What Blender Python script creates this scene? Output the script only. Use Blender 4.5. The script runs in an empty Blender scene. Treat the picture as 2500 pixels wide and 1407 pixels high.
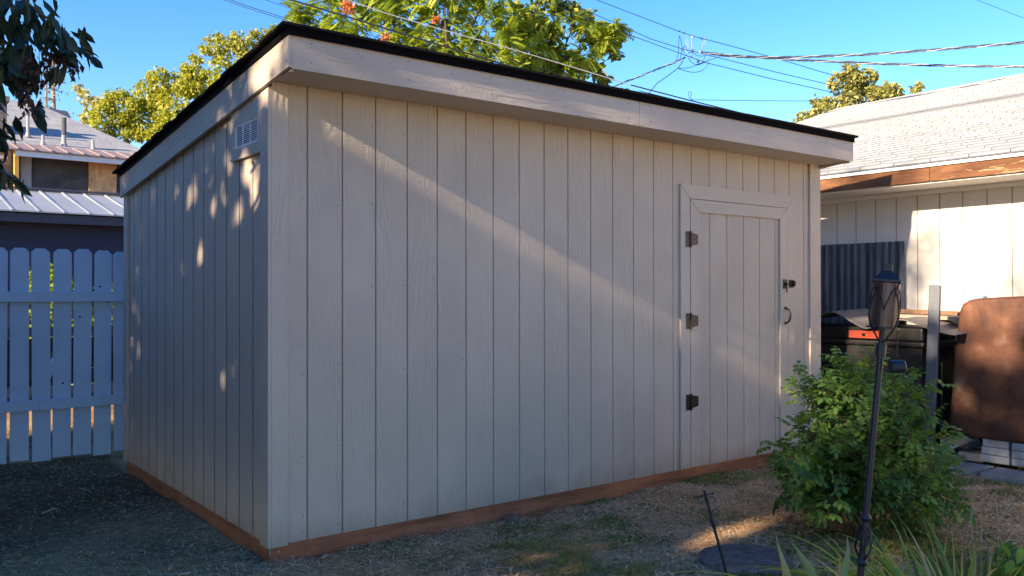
import bpy, math, random
import numpy as np
from mathutils import Vector, Matrix
random.seed(7); RNG=np.random.default_rng(11)
sc=bpy.context.scene; COL=sc.collection
rad=math.radians
# ------------------------------------------------------------------ camera model (surveyed from the shed)
FPX=2102.74; YAW=.6547; PIT=.0057; ROL=-.0013; CAM=Vector((-1.711,-4.270,1.400))
F_=Vector((math.cos(PIT)*math.sin(YAW),math.cos(PIT)*math.cos(YAW),math.sin(PIT)))
R0=Vector((math.cos(YAW),-math.sin(YAW),0)); U0=R0.cross(F_)
R_=math.cos(ROL)*R0+math.sin(ROL)*U0; U_=-math.sin(ROL)*R0+math.cos(ROL)*U0
def at(x,y,D):          # surveyed point: photo direction at a real distance D (metres along the view axis)
    return CAM+D*(F_+R_*((x-1250)/FPX)-U_*((y-703.5)/FPX))
def on(x,y,ax,v):       # surveyed point lying on the world plane axis=v
    d=F_+R_*((x-1250)/FPX)-U_*((y-703.5)/FPX)
    return CAM+d*((v-CAM[ax])/d[ax])
# ------------------------------------------------------------------ tagging / linking
def tag(o,label=None,cat=None,group=None,kind=None):
    if label: o['label']=label
    if cat: o['category']=cat
    if group: o['group']=group
    if kind: o['kind']=kind
    return o
def empty(name,loc=(0,0,0),label=None,cat=None,group=None):
    o=bpy.data.objects.new(name,None); COL.objects.link(o); o.location=loc; o.empty_display_size=.1
    return tag(o,label,cat,group)
class MB:
    def __init__(s): s.v=[]; s.f=[]; s.mi=[]; s.cur=0
    def add(s,vs,fs):
        b=len(s.v); s.v+= [tuple(v) for v in vs]; s.f+=[tuple(b+i for i in f) for f in fs]; s.mi+=[s.cur]*len(fs)
    def box(s,x0,x1,y0,y1,z0,z1):
        s.hexa([(x0,y0,z0),(x1,y0,z0),(x1,y1,z0),(x0,y1,z0),(x0,y0,z1),(x1,y0,z1),(x1,y1,z1),(x0,y1,z1)])
    def hexa(s,p):
        s.add(p,[(0,3,2,1),(4,5,6,7),(0,1,5,4),(1,2,6,5),(2,3,7,6),(3,0,4,7)])
    def obox(s,c,ax,ay,az):    # centre and three half-axis vectors
        c,ax,ay,az=map(Vector,(c,ax,ay,az))
        s.hexa([c-ax-ay-az,c+ax-ay-az,c+ax+ay-az,c-ax+ay-az,c-ax-ay+az,c+ax-ay+az,c+ax+ay+az,c-ax+ay+az])
    def tube(s,pts,r,n=6,cap=True):
        pts=[Vector(p) for p in pts]; m=len(pts)
        rs=r if isinstance(r,(list,tuple)) else [r]*m
        prev=None; b=len(s.v)
        for i,p in enumerate(pts):
            t=(pts[min(i+1,m-1)]-pts[max(i-1,0)])
            if t.length<1e-9: t=Vector((0,0,1))
            t.normalize()
            if prev is None: a=t.orthogonal().normalized()
            else:
                a=prev-t*prev.dot(t)
                a=a.normalized() if a.length>1e-6 else t.orthogonal().normalized()
            prev=a; c=t.cross(a)
            for k in range(n):
                w=2*math.pi*k/n; s.v.append(tuple(p+(a*math.cos(w)+c*math.sin(w))*rs[i]))
        for i in range(m-1):
            for k in range(n):
                k2=(k+1)%n
                s.f.append((b+i*n+k,b+i*n+k2,b+(i+1)*n+k2,b+(i+1)*n+k)); s.mi.append(s.cur)
        if cap:
            s.f.append(tuple(b+k for k in range(n-1,-1,-1))); s.f.append(tuple(b+(m-1)*n+k for k in range(n))); s.mi+=[s.cur]*2
    def prism(s,poly,off):     # planar polygon pushed by a vector
        off=Vector(off); n=len(poly); a=[Vector(p) for p in poly]; 
        s.add(a+[p+off for p in a],[tuple(range(n-1,-1,-1)),tuple(range(n,2*n))]+[(i,(i+1)%n,n+(i+1)%n,n+i) for i in range(n)])
    def build(s,name,mats,parent=None,smooth=False,bevel=0,seg=2):
        me=bpy.data.meshes.new(name); me.from_pydata(s.v,[],s.f)
        mats=mats if isinstance(mats,(list,tuple)) else [mats]
        for m in mats: me.materials.append(m)
        if len(mats)>1: me.polygons.foreach_set('material_index',s.mi)
        if smooth: me.polygons.foreach_set('use_smooth',[True]*len(me.polygons))
        me.validate(); me.update()
        o=bpy.data.objects.new(name,me); COL.objects.link(o)
        if parent is not None: 
            o.parent=parent; o.matrix_parent_inverse=Matrix.Translation(-parent_loc(parent))
        if bevel:
            b=o.modifiers.new('bevel','BEVEL'); b.width=bevel; b.segments=seg; b.limit_method='ANGLE'; b.angle_limit=rad(35)
        return o
def parent_loc(p):
    l=Vector(p.location)
    return l if p.parent is None else l+parent_loc(p.parent)-parent_loc(p.parent) if False else l
def origin(o,loc):       # give a single-mesh thing an origin at its base
    loc=Vector(loc); o.data.transform(Matrix.Translation(-loc)); o.location=loc; return o
# ------------------------------------------------------------------ materials
def nt(name):
    m=bpy.data.materials.new(name); m.use_nodes=True; n=m.node_tree; n.nodes.clear(); return m,n
class G:
    def __init__(s,tree): s.t=tree
    def n(s,ty,**kw):
        x=s.t.nodes.new(ty)
        for k,v in kw.items():
            if k.startswith('i_'): x.inputs[k[2:].replace('_',' ')].default_value=v
            else: setattr(x,k,v)
        return x
    def l(s,a,b): s.t.links.new(a,b)
    def coords(s,scale=(1,1,1),kind='Object',rot=(0,0,0)):
        c=s.n('ShaderNodeTexCoord'); m=s.n('ShaderNodeMapping'); m.inputs['Scale'].default_value=scale; m.inputs['Rotation'].default_value=rot
        s.l(c.outputs[kind],m.inputs[0]); return m.outputs[0]
    def noise(s,vec,scale=5,detail=4,rough=.55,dist=0):
        x=s.n('ShaderNodeTexNoise'); x.inputs['Scale'].default_value=scale; x.inputs['Detail'].default_value=detail
        x.inputs['Roughness'].default_value=rough; x.inputs['Distortion'].default_value=dist
        if vec is not None: s.l(vec,x.inputs['Vector'])
        return x.outputs['Fac']
    def ramp(s,fac,stops,interp='LINEAR'):
        x=s.n('ShaderNodeValToRGB'); r=x.color_ramp; r.interpolation=interp
        while len(r.elements)<len(stops): r.elements.new(.5)
        for e,(p,c) in zip(r.elements,stops):
            e.position=p; e.color=(c,c,c,1) if not hasattr(c,'__len__') else (*c[:3],1)
        s.l(fac,x.inputs[0]); return x.outputs[0]
    def math(s,op,a,b=None,c=None):
        x=s.n('ShaderNodeMath',operation=op)
        for i,v in enumerate((a,b,c)):
            if v is None: continue
            if hasattr(v,'node'): s.l(v,x.inputs[i])
            else: x.inputs[i].default_value=v
        return x.outputs[0]
    def mix(s,fac,a,b,blend='MIX'):
        x=s.n('ShaderNodeMix',data_type='RGBA',blend_type=blend)
        for i,v in zip((0,6,7),(fac,a,b)):
            if hasattr(v,'node'): s.l(v,x.inputs[i])
            else: x.inputs[i].default_value=v if i==0 else (*v[:3],1)
        return x.outputs[2]
    def out(s,color,rough=.7,bump=None,bstr=.3,bdist=.01,metal=0,spec=.35,disp=None):
        p=s.n('ShaderNodeBsdfPrincipled'); o=s.n('ShaderNodeOutputMaterial')
        for k,v in (('Base Color',color),('Roughness',rough),('Metallic',metal),('Specular IOR Level',spec)):
            if hasattr(v,'node'): s.l(v,p.inputs[k])
            else: p.inputs[k].default_value=(*v[:3],1) if k=='Base Color' else v
        if bump is not None:
            b=s.n('ShaderNodeBump'); b.inputs['Strength'].default_value=bstr; b.inputs['Distance'].default_value=bdist
            s.l(bump,b.inputs['Height']); s.l(b.outputs[0],p.inputs['Normal'])
        s.l(p.outputs[0],o.inputs[0]); return p
def plain(name,c,rough=.6,metal=0,var=.12,scale=8,bstr=.15,spec=.35,stretch=(1,1,1),bdist=.004):
    m,t=nt(name); g=G(t); v=g.coords(stretch); n=g.noise(v,scale,5,.6)
    k=g.ramp(n,[(.25,tuple(x*(1-var) for x in c)),(.75,tuple(min(1,x*(1+var)) for x in c))])
    g.out(k,rough,g.noise(v,scale*6,3),bstr,bdist,metal,spec); return m
def siding(name,c,axis,strong=1.0):
    # axis: 'xz' front wall (vertical grain), 'yz' side wall, 'x' horizontal boards along X, 'y' along Y
    m,t=nt(name); g=G(t)
    tc=g.n('ShaderNodeTexCoord'); sp=g.n('ShaderNodeSeparateXYZ'); g.l(tc.outputs['Object'],sp.inputs[0])
    X,Y,Z=sp.outputs
    if axis=='xz': a,l=X,Z
    elif axis=='yz': a,l=Y,Z
    elif axis=='x': a,l=Z,X
    else: a,l=g.math('ADD',Z,g.math('MULTIPLY',Y,.105)),Y
    def vec(sa,sl,off=0):
        cm=g.n('ShaderNodeCombineXYZ'); g.l(g.math('MULTIPLY',a,sa),cm.inputs[0]); g.l(g.math('MULTIPLY',l,sl),cm.inputs[1]); cm.inputs[2].default_value=off; return cm.outputs[0]
    # board index offsets the pattern per 8 inch board
    warp=g.noise(vec(5,.9,3),1,3,.5)
    ring=g.math('SINE',g.math('ADD',g.math('MULTIPLY',warp,70),g.math('MULTIPLY',a,60)))
    ringm=g.ramp(g.noise(vec(7,1.1,9),1,2,.5),[(.47,0),(.62,1)])
    cath=g.math('MULTIPLY',ring,ringm)
    fine=g.noise(vec(150,7,1),1,3,.6)
    chat=g.noise(vec(20,120,5),1,2,.55)
    chm=g.ramp(g.noise(vec(4,2.5,13),1,2),[(.42,0),(.6,1)])
    mott=g.noise(vec(55,45,2),1,3,.6)
    h=g.math('ADD',g.math('MULTIPLY',cath,.24),g.math('MULTIPLY',fine,.45))
    h=g.math('ADD',h,g.math('MULTIPLY',g.math('MULTIPLY',chat,chm),.6))
    h=g.math('ADD',h,g.math('MULTIPLY',mott,.55))
    big=g.noise(vec(2.2,1.6,21),1,4,.6)
    col=g.ramp(big,[(.3,tuple(x*.90 for x in c)),(.7,tuple(x*1.05 for x in c))])
    bi=g.math('FLOOR',g.math('DIVIDE',a,.2032)); wn=g.n('ShaderNodeTexWhiteNoise',noise_dimensions='1D'); g.l(bi,wn.inputs['W'])
    col=g.mix(1,col,g.ramp(wn.outputs['Value'],[(0,.965),(1,1.0)]),'MULTIPLY')
    spk=g.ramp(g.noise(vec(38,34,30),1,1),[(.74,1),(.8,.7)])
    col=g.mix(.6,col,spk,'MULTIPLY')
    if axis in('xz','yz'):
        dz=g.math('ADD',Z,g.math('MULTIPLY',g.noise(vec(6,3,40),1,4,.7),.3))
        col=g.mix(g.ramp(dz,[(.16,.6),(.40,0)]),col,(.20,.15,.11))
    # drips of sun bleach and dirt
    g.out(col,.55,h,min(1,.95*strong),.006,0,.35); return m
C_SID=(.53,.445,.365)
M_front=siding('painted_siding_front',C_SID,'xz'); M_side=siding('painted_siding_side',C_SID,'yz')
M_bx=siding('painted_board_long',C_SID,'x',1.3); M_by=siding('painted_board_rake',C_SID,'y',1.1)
M_trimv=siding('painted_trim_front',(.545,.46,.38),'xz',.8); M_trims=siding('painted_trim_side',(.545,.46,.38),'yz',.8)
M_groove=plain('groove_shadow_front',(.20,.17,.14),.9,scale=30)  # shade of the groove depth put into the colour
M_nail=plain('nail_head',(.12,.11,.10),.4,.6)
M_nailb=plain('nail_head_bright',(.62,.6,.56),.3,.7)
def wood(name,c1,c2,axis=0,knots=True,rough=.65,spec=.3):
    m,t=nt(name); g=G(t); s=[9,9,9]; s[axis]=.9; v=g.coords(tuple(s))
    n=g.noise(v,1.5,6,.6,.6); col=g.ramp(n,[(.25,c1),(.55,c2),(.8,tuple(min(1,x*1.25) for x in c2))])
    fi=[160,160,160]; fi[axis]=5; f=g.noise(g.coords(tuple(fi)),1,3)
    col=g.mix(.35,col,g.ramp(f,[(.3,.55),(.7,1.1)]),'MULTIPLY')
    if knots:
        vo=g.n('ShaderNodeTexVoronoi'); s2=[3,3,3]; s2[axis]=2; g.l(g.coords(tuple(s2)),vo.inputs['Vector']); vo.inputs['Scale'].default_value=1.3
        k=g.ramp(vo.outputs['Distance'],[(.05,0),(.16,1)]); col=g.mix(g.math('SUBTRACT',1,k),col,tuple(x*.3 for x in c1))
    st=g.noise(g.coords((2,2,2)),1.7,5,.7); col=g.mix(.7,col,g.ramp(st,[(.3,.5),(.6,1)]),'MULTIPLY')
    g.out(col,rough,f,.35,.003,0,spec); return m
M_skirt=wood('treated_brown_timber',(.14,.050,.030),(.38,.145,.075))
M_skirty=wood('treated_brown_timber_side',(.14,.055,.030),(.32,.13,.068),1)
M_black=plain('black_metal',(.012,.012,.014),.38,.4,spec=.5,scale=20)
M_torch=plain('dark_blue_black_metal',(.020,.026,.036),.45,.3,spec=.5,scale=20)
M_sheen=plain('brown_sheen_metal',(.085,.072,.066),.45,.5,scale=30)
M_drip=plain('black_drip_edge',(.004,.003,.004),.75,.0,spec=.05)
def shingle_dark():
    m,t=nt('black_shingle'); g=G(t); v=g.coords(); n=g.noise(v,220,2); c=g.ramp(n,[(.3,.004),(.7,.028)])
    g.out(c,.95,n,.6,.004,0,.1); return m
M_sh=shingle_dark()
M_vent=plain('white_vent_plastic',(.8,.8,.82),.4,scale=20,var=.03)
M_dark=plain('dark_void',(.01,.01,.012),.9)
M_osb=wood('raw_brown_sheathing',(.18,.09,.05),(.32,.18,.10),1)
def white_wall(name,c,dirt=(.45,.42,.36)):
    m,t=nt(name); g=G(t); n=g.noise(g.coords((1.2,1.2,2.2)),1.4,6,.65)
    col=g.ramp(n,[(.3,tuple(x*.9 for x in c)),(.6,c)])
    s=g.noise(g.coords((14,14,.7)),1,4,.7); col=g.mix(g.ramp(s,[(.58,0),(.8,.35)]),col,dirt)
    g.out(col,.6,g.noise(g.coords((180,180,12)),1,3),.25,.002,0,.3); return m
M_white=white_wall('white_painted_siding',(.62,.585,.53))
M_soff=white_wall('white_painted_soffit',(.78,.77,.74))
def peeled():
    m,t=nt('peeling_brown_fascia'); g=G(t); v=g.coords((10,1.2,10)); n=g.noise(v,1.3,6,.65,.8)
    col=g.ramp(n,[(.25,(.06,.028,.017)),(.5,(.155,.066,.032)),(.72,(.25,.115,.055))])
    p=g.noise(g.coords((6,2.2,16)),1.6,5,.7,.4); z=g.coords(); sp=g.n('ShaderNodeSeparateXYZ'); g.l(z,sp.inputs[0])
    zz=g.ramp(sp.outputs[2],[(0,1),(1,1)])
    lo=g.math('SUBTRACT',2.44,sp.outputs[2]); lo=g.math('MULTIPLY',lo,1.6)
    msk=g.ramp(g.math('ADD',p,lo),[(.66,0),(.70,1)])
    yy=g.ramp(g.math('MULTIPLY',sp.outputs[1],-1),[(.55,0),(.8,1)])
    col=g.mix(g.math('MULTIPLY',g.math('MULTIPLY',msk,yy),.8),col,(.55,.32,.18))
    g.out(col,.75,n,.4,.004,0,.2); return m
M_fas=peeled()
def roof_light(name,base,dark,lean,course=.135,width=.32):
    # lean: slope length factor so courses follow the roof; u runs along the eave, w up the slope
    m,t=nt(name); g=G(t); tc=g.n('ShaderNodeTexCoord'); sp=g.n('ShaderNodeSeparateXYZ'); g.l(tc.outputs['Object'],sp.inputs[0])
    u,w=(sp.outputs[1],sp.outputs[0]) if lean=='x' else (sp.outputs[0],sp.outputs[1])
    cm=g.n('ShaderNodeCombineXYZ'); g.l(u,cm.inputs[0]); g.l(w,cm.inputs[1])
    b=g.n('ShaderNodeTexBrick'); g.l(cm.outputs[0],b.inputs['Vector']); b.inputs['Scale'].default_value=1
    b.inputs['Brick Width'].default_value=width; b.inputs['Row Height'].default_value=course; b.inputs['Mortar Size'].default_value=.006; b.inputs['Mortar Smooth'].default_value=.3
    b.inputs['Color1'].default_value=(*base,1); b.inputs['Color2'].default_value=(*[x*.86 for x in base],1); b.inputs['Mortar'].default_value=(*dark,1)
    b.offset=.37; b.squash=1
    n=g.noise(g.coords(),3,5,.6); col=g.mix(.6,b.outputs['Color'],g.ramp(n,[(.3,.75),(.65,1)]),'MULTIPLY')
    n2=g.noise(g.coords(),160,2); col=g.mix(.5,col,g.ramp(n2,[(.3,.7),(.7,1.1)]),'MULTIPLY')
    g.out(col,.9,n2,.4,.004,0,.15); return m
M_wroof=roof_light('white_shingle',(.365,.375,.375),(.10,.10,.10),'x')
M_groof=roof_light('grey_shingle',(.36,.365,.375),(.09,.09,.095),'y',.26,.6)
M_gutter=plain('blue_grey_drip',(.10,.12,.18),.5)
def streaky():
    m,t=nt('weathered_corrugated_steel'); g=G(t); n=g.noise(g.coords((1,26,1.4)),1,5,.6)
    col=g.ramp(n,[(.3,(.03,.036,.048)),(.55,(.085,.095,.12)),(.8,(.18,.19,.21))])
    g.out(col,.55,n,.2,.004,.3,.4); return m
M_corr=streaky()
M_bin=plain('black_plastic',(.014,.013,.013),.42,scale=5,spec=.5,var=.4)
M_orange=plain('orange_reflector',(.40,.06,.035),.4,spec=.4)
M_sheet=plain('weathered_grey_sheet',(.17,.155,.14),.7,scale=4,var=.3)
M_plank=wood('weathered_plank',(.22,.17,.13),(.42,.34,.27),1,False)
M_plankb=wood('brown_plank',(.16,.08,.045),(.30,.17,.10),0,False)
M_steel=plain('blue_grey_steel',(.06,.07,.09),.4,.35,scale=5,var=.35,spec=.5,stretch=(2,2,.6))
M_blue=plain('faded_blue_paint',(.16,.24,.38),.6,scale=5,var=.3)
def rusty():
    m,t=nt('rust_brown_steel_sun_dapple'); g=G(t); v=g.coords((1,1,1)); n=g.noise(v,2.6,6,.58,.4); col=g.ramp(n,[(.25,(.035,.018,.017)),(.45,(.085,.032,.020)),(.60,(.16,.063,.034)),(.74,(.30,.165,.115))])  # palest ramp stop puts sun dapple into the rust colour
    n2=g.noise(v,90,3); col=g.mix(.4,col,g.ramp(n2,[(.3,.6),(.7,1.15)]),'MULTIPLY')
    g.out(col,g.ramp(n,[(.3,.7),(.7,.45)]),n2,.25,.003,.1,.4); return m
M_rust=rusty()
M_block=plain('concrete_block',(.22,.23,.25),.9,scale=9,var=.25,bstr=.5,bdist=.01)
M_paver=plain('concrete_slab',(.26,.24,.22),.9,scale=9,var=.25,bstr=.5,bdist=.01)
M_stone=plain('dark_stepping_stone',(.24,.225,.225),.9,scale=22,var=.6,bstr=1,bdist=.05)
M_fence=white_wall('blue_white_fence_paint',(.45,.58,.71),(.25,.27,.3))
M_navy=plain('navy_stucco',(.036,.046,.085),.85,scale=25,var=.15,bstr=.4)
M_metal=plain('light_metal_roof',(.32,.335,.36),.5,.2,scale=2,var=.12)
M_fasg=plain('dark_grey_fascia',(.07,.075,.10),.7)
def stucco():
    m,t=nt('rough_dark_stucco'); g=G(t); n=g.noise(g.coords((1,1,1.3)),1.6,7,.7,.6); col=g.ramp(n,[(.3,(.030,.032,.042)),(.55,(.062,.064,.080)),(.75,(.13,.12,.125))])
    g.out(col,.8,n,1,.09,0,.4); return m
M_stuc=stucco()
M_stucp=plain('smooth_grey_stucco',(.30,.30,.32),.8,scale=3)
M_ply=wood('bare_plywood',(.60,.33,.16),(.74,.45,.25),2,True)
M_plyo=wood('orange_timber',(.60,.30,.07),(.75,.42,.12),2,False)
M_rib=plain('brown_ribbed_metal',(.26,.19,.18),.6)
M_wht=plain('white_trim_paint',(.62,.64,.70),.6,var=.05)
M_brick=None
def brick():
    m,t=nt('chimney_brick'); g=G(t); b=g.n('ShaderNodeTexBrick'); g.l(g.coords((1,1,1),rot=(rad(90),0,0)),b.inputs['Vector']); b.inputs['Scale'].default_value=4
    b.inputs['Color1'].default_value=(.16,.11,.09,1); b.inputs['Color2'].default_value=(.22,.17,.15,1); b.inputs['Mortar'].default_value=(.3,.28,.26,1)
    g.out(b.outputs['Color'],.9); return m
M_brick=brick()
M_pipe=plain('grey_pipe',(.30,.30,.30),.6)
M_pipedk=plain('dark_pipe_tip',(.08,.08,.09),.5)
M_cable=plain('black_cable',(.012,.014,.02),.5,spec=.5)
M_cablel=plain('bare_aluminium_cable',(.30,.30,.32),.5,.3)
M_bark=plain('bark',(.10,.075,.055),.9,scale=12,var=.3,bstr=.6,bdist=.02)
M_barkl=plain('pale_bark',(.24,.20,.16),.9,scale=12,var=.3,bstr=.6,bdist=.02)
def leafmat(name,stops,trans=.35,rough=.5,spec=.3,wax=None):
    m,t=nt(name); g=G(t); a=g.n('ShaderNodeAttribute',attribute_name='var')
    c=g.ramp(a.outputs['Fac'],stops)
    p=g.n('ShaderNodeBsdfPrincipled'); g.l(c,p.inputs['Base Color']); p.inputs['Roughness'].default_value=rough; p.inputs['Specular IOR Level'].default_value=spec
    tr=g.n('ShaderNodeBsdfTranslucent'); c2=g.mix(1,c,(1.5,1.5,.7),'MULTIPLY'); g.l(c2,tr.inputs[0])
    mx=g.n('ShaderNodeMixShader'); mx.inputs[0].default_value=trans; g.l(p.outputs[0],mx.inputs[1]); g.l(tr.outputs[0],mx.inputs[2])
    o=g.n('ShaderNodeOutputMaterial'); g.l(mx.outputs[0],o.inputs[0]); return m
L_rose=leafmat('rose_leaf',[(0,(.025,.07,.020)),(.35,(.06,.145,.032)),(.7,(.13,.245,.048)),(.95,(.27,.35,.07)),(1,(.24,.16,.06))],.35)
L_maple=leafmat('maple_leaf',[(0,(.14,.17,.03)),(.45,(.33,.35,.05)),(.8,(.46,.43,.07)),(1,(.48,.34,.09))],.35)
L_pale=leafmat('pale_leaf',[(0,(.16,.19,.04)),(.5,(.32,.34,.07)),(1,(.46,.42,.14))],.35)
L_ail=leafmat('pinnate_leaf',[(0,(.07,.12,.018)),(.5,(.22,.30,.035)),(1,(.44,.48,.07))],.35)
L_dark=leafmat('dark_leaf',[(0,(.03,.06,.018)),(.35,(.09,.13,.03)),(.65,(.26,.31,.05)),(1,(.46,.45,.09))],.3)
L_olive=leafmat('olive_leaf',[(0,(.15,.17,.05)),(.5,(.32,.32,.09)),(1,(.48,.41,.17))],.3)
L_con=leafmat('conifer_needles',[(0,(.06,.065,.04)),(1,(.15,.13,.08))],.2)
L_near=leafmat('dark_cherry_leaf',[(0,(.012,.028,.018)),(.6,(.03,.06,.03)),(1,(.055,.085,.03))],.08,.4,.4)
L_seed=leafmat('brown_seed_pods',[(0,(.04,.02,.02)),(1,(.10,.05,.035))],.2)
L_red=leafmat('orange_seed_cluster',[(0,(.45,.10,.03)),(1,(.65,.22,.06))],.2)
L_iris=leafmat('iris_leaf',[(0,(.11,.19,.10)),(.6,(.19,.28,.14)),(1,(.42,.30,.16))],.3)
L_lily=leafmat('strap_leaf',[(0,(.07,.14,.022)),(.5,(.19,.29,.05)),(.9,(.38,.42,.09)),(1,(.55,.42,.20))],.3)
L_grass=leafmat('straw_and_grass',[(0,(.085,.15,.035)),(.28,(.20,.25,.07)),(.36,(.46,.30,.17)),(.7,(.80,.59,.37)),(1,(.92,.80,.58))],.15,.8,.15)
L_dry=leafmat('dry_stalk',[(0,(.35,.28,.19)),(1,(.5,.42,.3))],.1)
# ------------------------------------------------------------------ leaf meshes (numpy)
SUND=np.array([math.cos(rad(5))*math.cos(rad(22.3)),math.sin(rad(5))*math.cos(rad(22.3)),-math.sin(rad(22.3))])
HOLES=[]  # leaf gaps added along sun rays so sun flecks land at set points
def gap(x,y,ax,v,r): HOLES.append((np.array(on(x,y,ax,v)),r))
for x,y,r_ in((520,500,.03),(545,770,.035),(520,900,.03),(545,915,.045),(575,890,.03),(380,372,.03),(430,470,.028),(345,570,.025),(460,480,.025),(410,740,.03),(445,650,.025),(580,520,.04),(375,480,.025),(605,420,.09),(618,470,.07),(612,560,.04),(600,640,.03),(330,500,.02),(490,620,.02)): gap(x,y,0,0,r_)
for x,y,r_ in((628,190,.10),(655,155,.10),(680,120,.06),(640,215,.05)): gap(x,y,0,-.03,r_)
rr0=random.Random(5)
for q in range(34):
    bx_,by_=rr0.choice([(520,500),(545,770),(520,900),(555,915),(380,372),(430,470),(345,570),(460,480),(410,740),(445,650),(605,400),(615,480),(560,600),(480,420)]); gap(bx_+rr0.gauss(0,22),by_+rr0.gauss(0,45),0,0,rr0.uniform(-.03,.03))
gap(1790,1290,2,0,.11); gap(1735,1315,2,0,.07); gap(1850,1272,2,0,.06)
for x,y,r_ in((2430,790,.12),(2385,850,.07),(2460,870,.08),(2350,980,.05)): gap(x,y,0,5.46,r_)
class Leaves:
    gaps=False
    def __init__(s): s.P=[];s.D=[];s.N=[];s.L=[];s.W=[];s.V=[]
    def add(s,P,D,N,L,W,V):
        P=np.atleast_2d(np.array(P,float)); n=len(P)
        f=lambda a:np.broadcast_to(np.atleast_2d(np.array(a,float)),(n,3)); h=lambda a:np.broadcast_to(np.array(a,float).reshape(-1),(n,))
        s.P.append(P);s.D.append(f(D));s.N.append(f(N));s.L.append(h(L));s.W.append(h(W));s.V.append(h(V))
    def build(s,name,mat,parent=None,hi=False,droop=.15):
        P=np.concatenate(s.P);D=np.concatenate(s.D);N=np.concatenate(s.N);L=np.concatenate(s.L)[:,None];W=np.concatenate(s.W)[:,None];V=np.concatenate(s.V)
        if s.gaps:
            keep=np.ones(len(P),bool); C=P+D*L*.4/np.maximum(np.linalg.norm(D,axis=1,keepdims=True),1e-9)
            for q,rr in HOLES:
                v=C-q; dist=np.linalg.norm(v-(v@SUND)[:,None]*SUND,axis=1); keep&=~((dist<rr*.62+L[:,0]*.24)&((v@SUND)<-1.5))
            P,D,N,L,W,V=P[keep],D[keep],N[keep],L[keep],W[keep],V[keep]
        D=D/np.maximum(np.linalg.norm(D,axis=1,keepdims=True),1e-9); S=np.cross(D,N); S/=np.maximum(np.linalg.norm(S,axis=1,keepdims=True),1e-9); N=np.cross(S,D)
        n=len(P)
        if hi:
            k=[(0,0,0),(.33,0,-.05),(.68,0,-.07),(1,0,-.05-droop),(.30,-.46,.05),(.66,-.42,0),(.30,.46,.05),(.66,.42,0)]
            fs=[(0,1,4),(1,2,5,4),(2,3,5),(0,6,1),(1,6,7,2),(2,7,3)]
        else:
            k=[(0,0,0),(.42,-.5,.06),(1,0,-droop),(.42,.5,.06)]; fs=[(0,3,2,1)]
        vs=np.stack([P+D*L*a+S*W*b+N*L*c for a,b,c in k],1).reshape(-1,3); m=len(k)
        sizes=np.tile([len(f) for f in fs],n); idx=np.concatenate([np.array(f) for f in fs]); loops=(np.arange(n)[:,None]*m+idx[None]).reshape(-1)
        return mesh_np(name,vs,loops,sizes,np.repeat(V,m),mat,parent)
def mesh_np(name,vs,loops,sizes,var,mat,parent=None):
    me=bpy.data.meshes.new(name); me.vertices.add(len(vs)); me.vertices.foreach_set('co',np.ascontiguousarray(vs,dtype=np.float32).ravel())
    me.loops.add(len(loops)); me.loops.foreach_set('vertex_index',loops.astype(np.int32))
    me.polygons.add(len(sizes)); st=np.concatenate([[0],np.cumsum(sizes)[:-1]]).astype(np.int32); me.polygons.foreach_set('loop_start',st)
    me.update(calc_edges=True)
    a=me.attributes.new('var','FLOAT','POINT'); a.data.foreach_set('value',np.clip(var,0,1).astype(np.float32))
    me.materials.append(mat); o=bpy.data.objects.new(name,me); COL.objects.link(o)
    if parent is not None: o.parent=parent; o.matrix_parent_inverse=Matrix.Translation(-Vector(parent.location))
    return o
def rdir(n,up=0.):
    v=RNG.normal(size=(n,3)); v[:,2]+=up; return v/np.linalg.norm(v,axis=1,keepdims=True)
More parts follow.
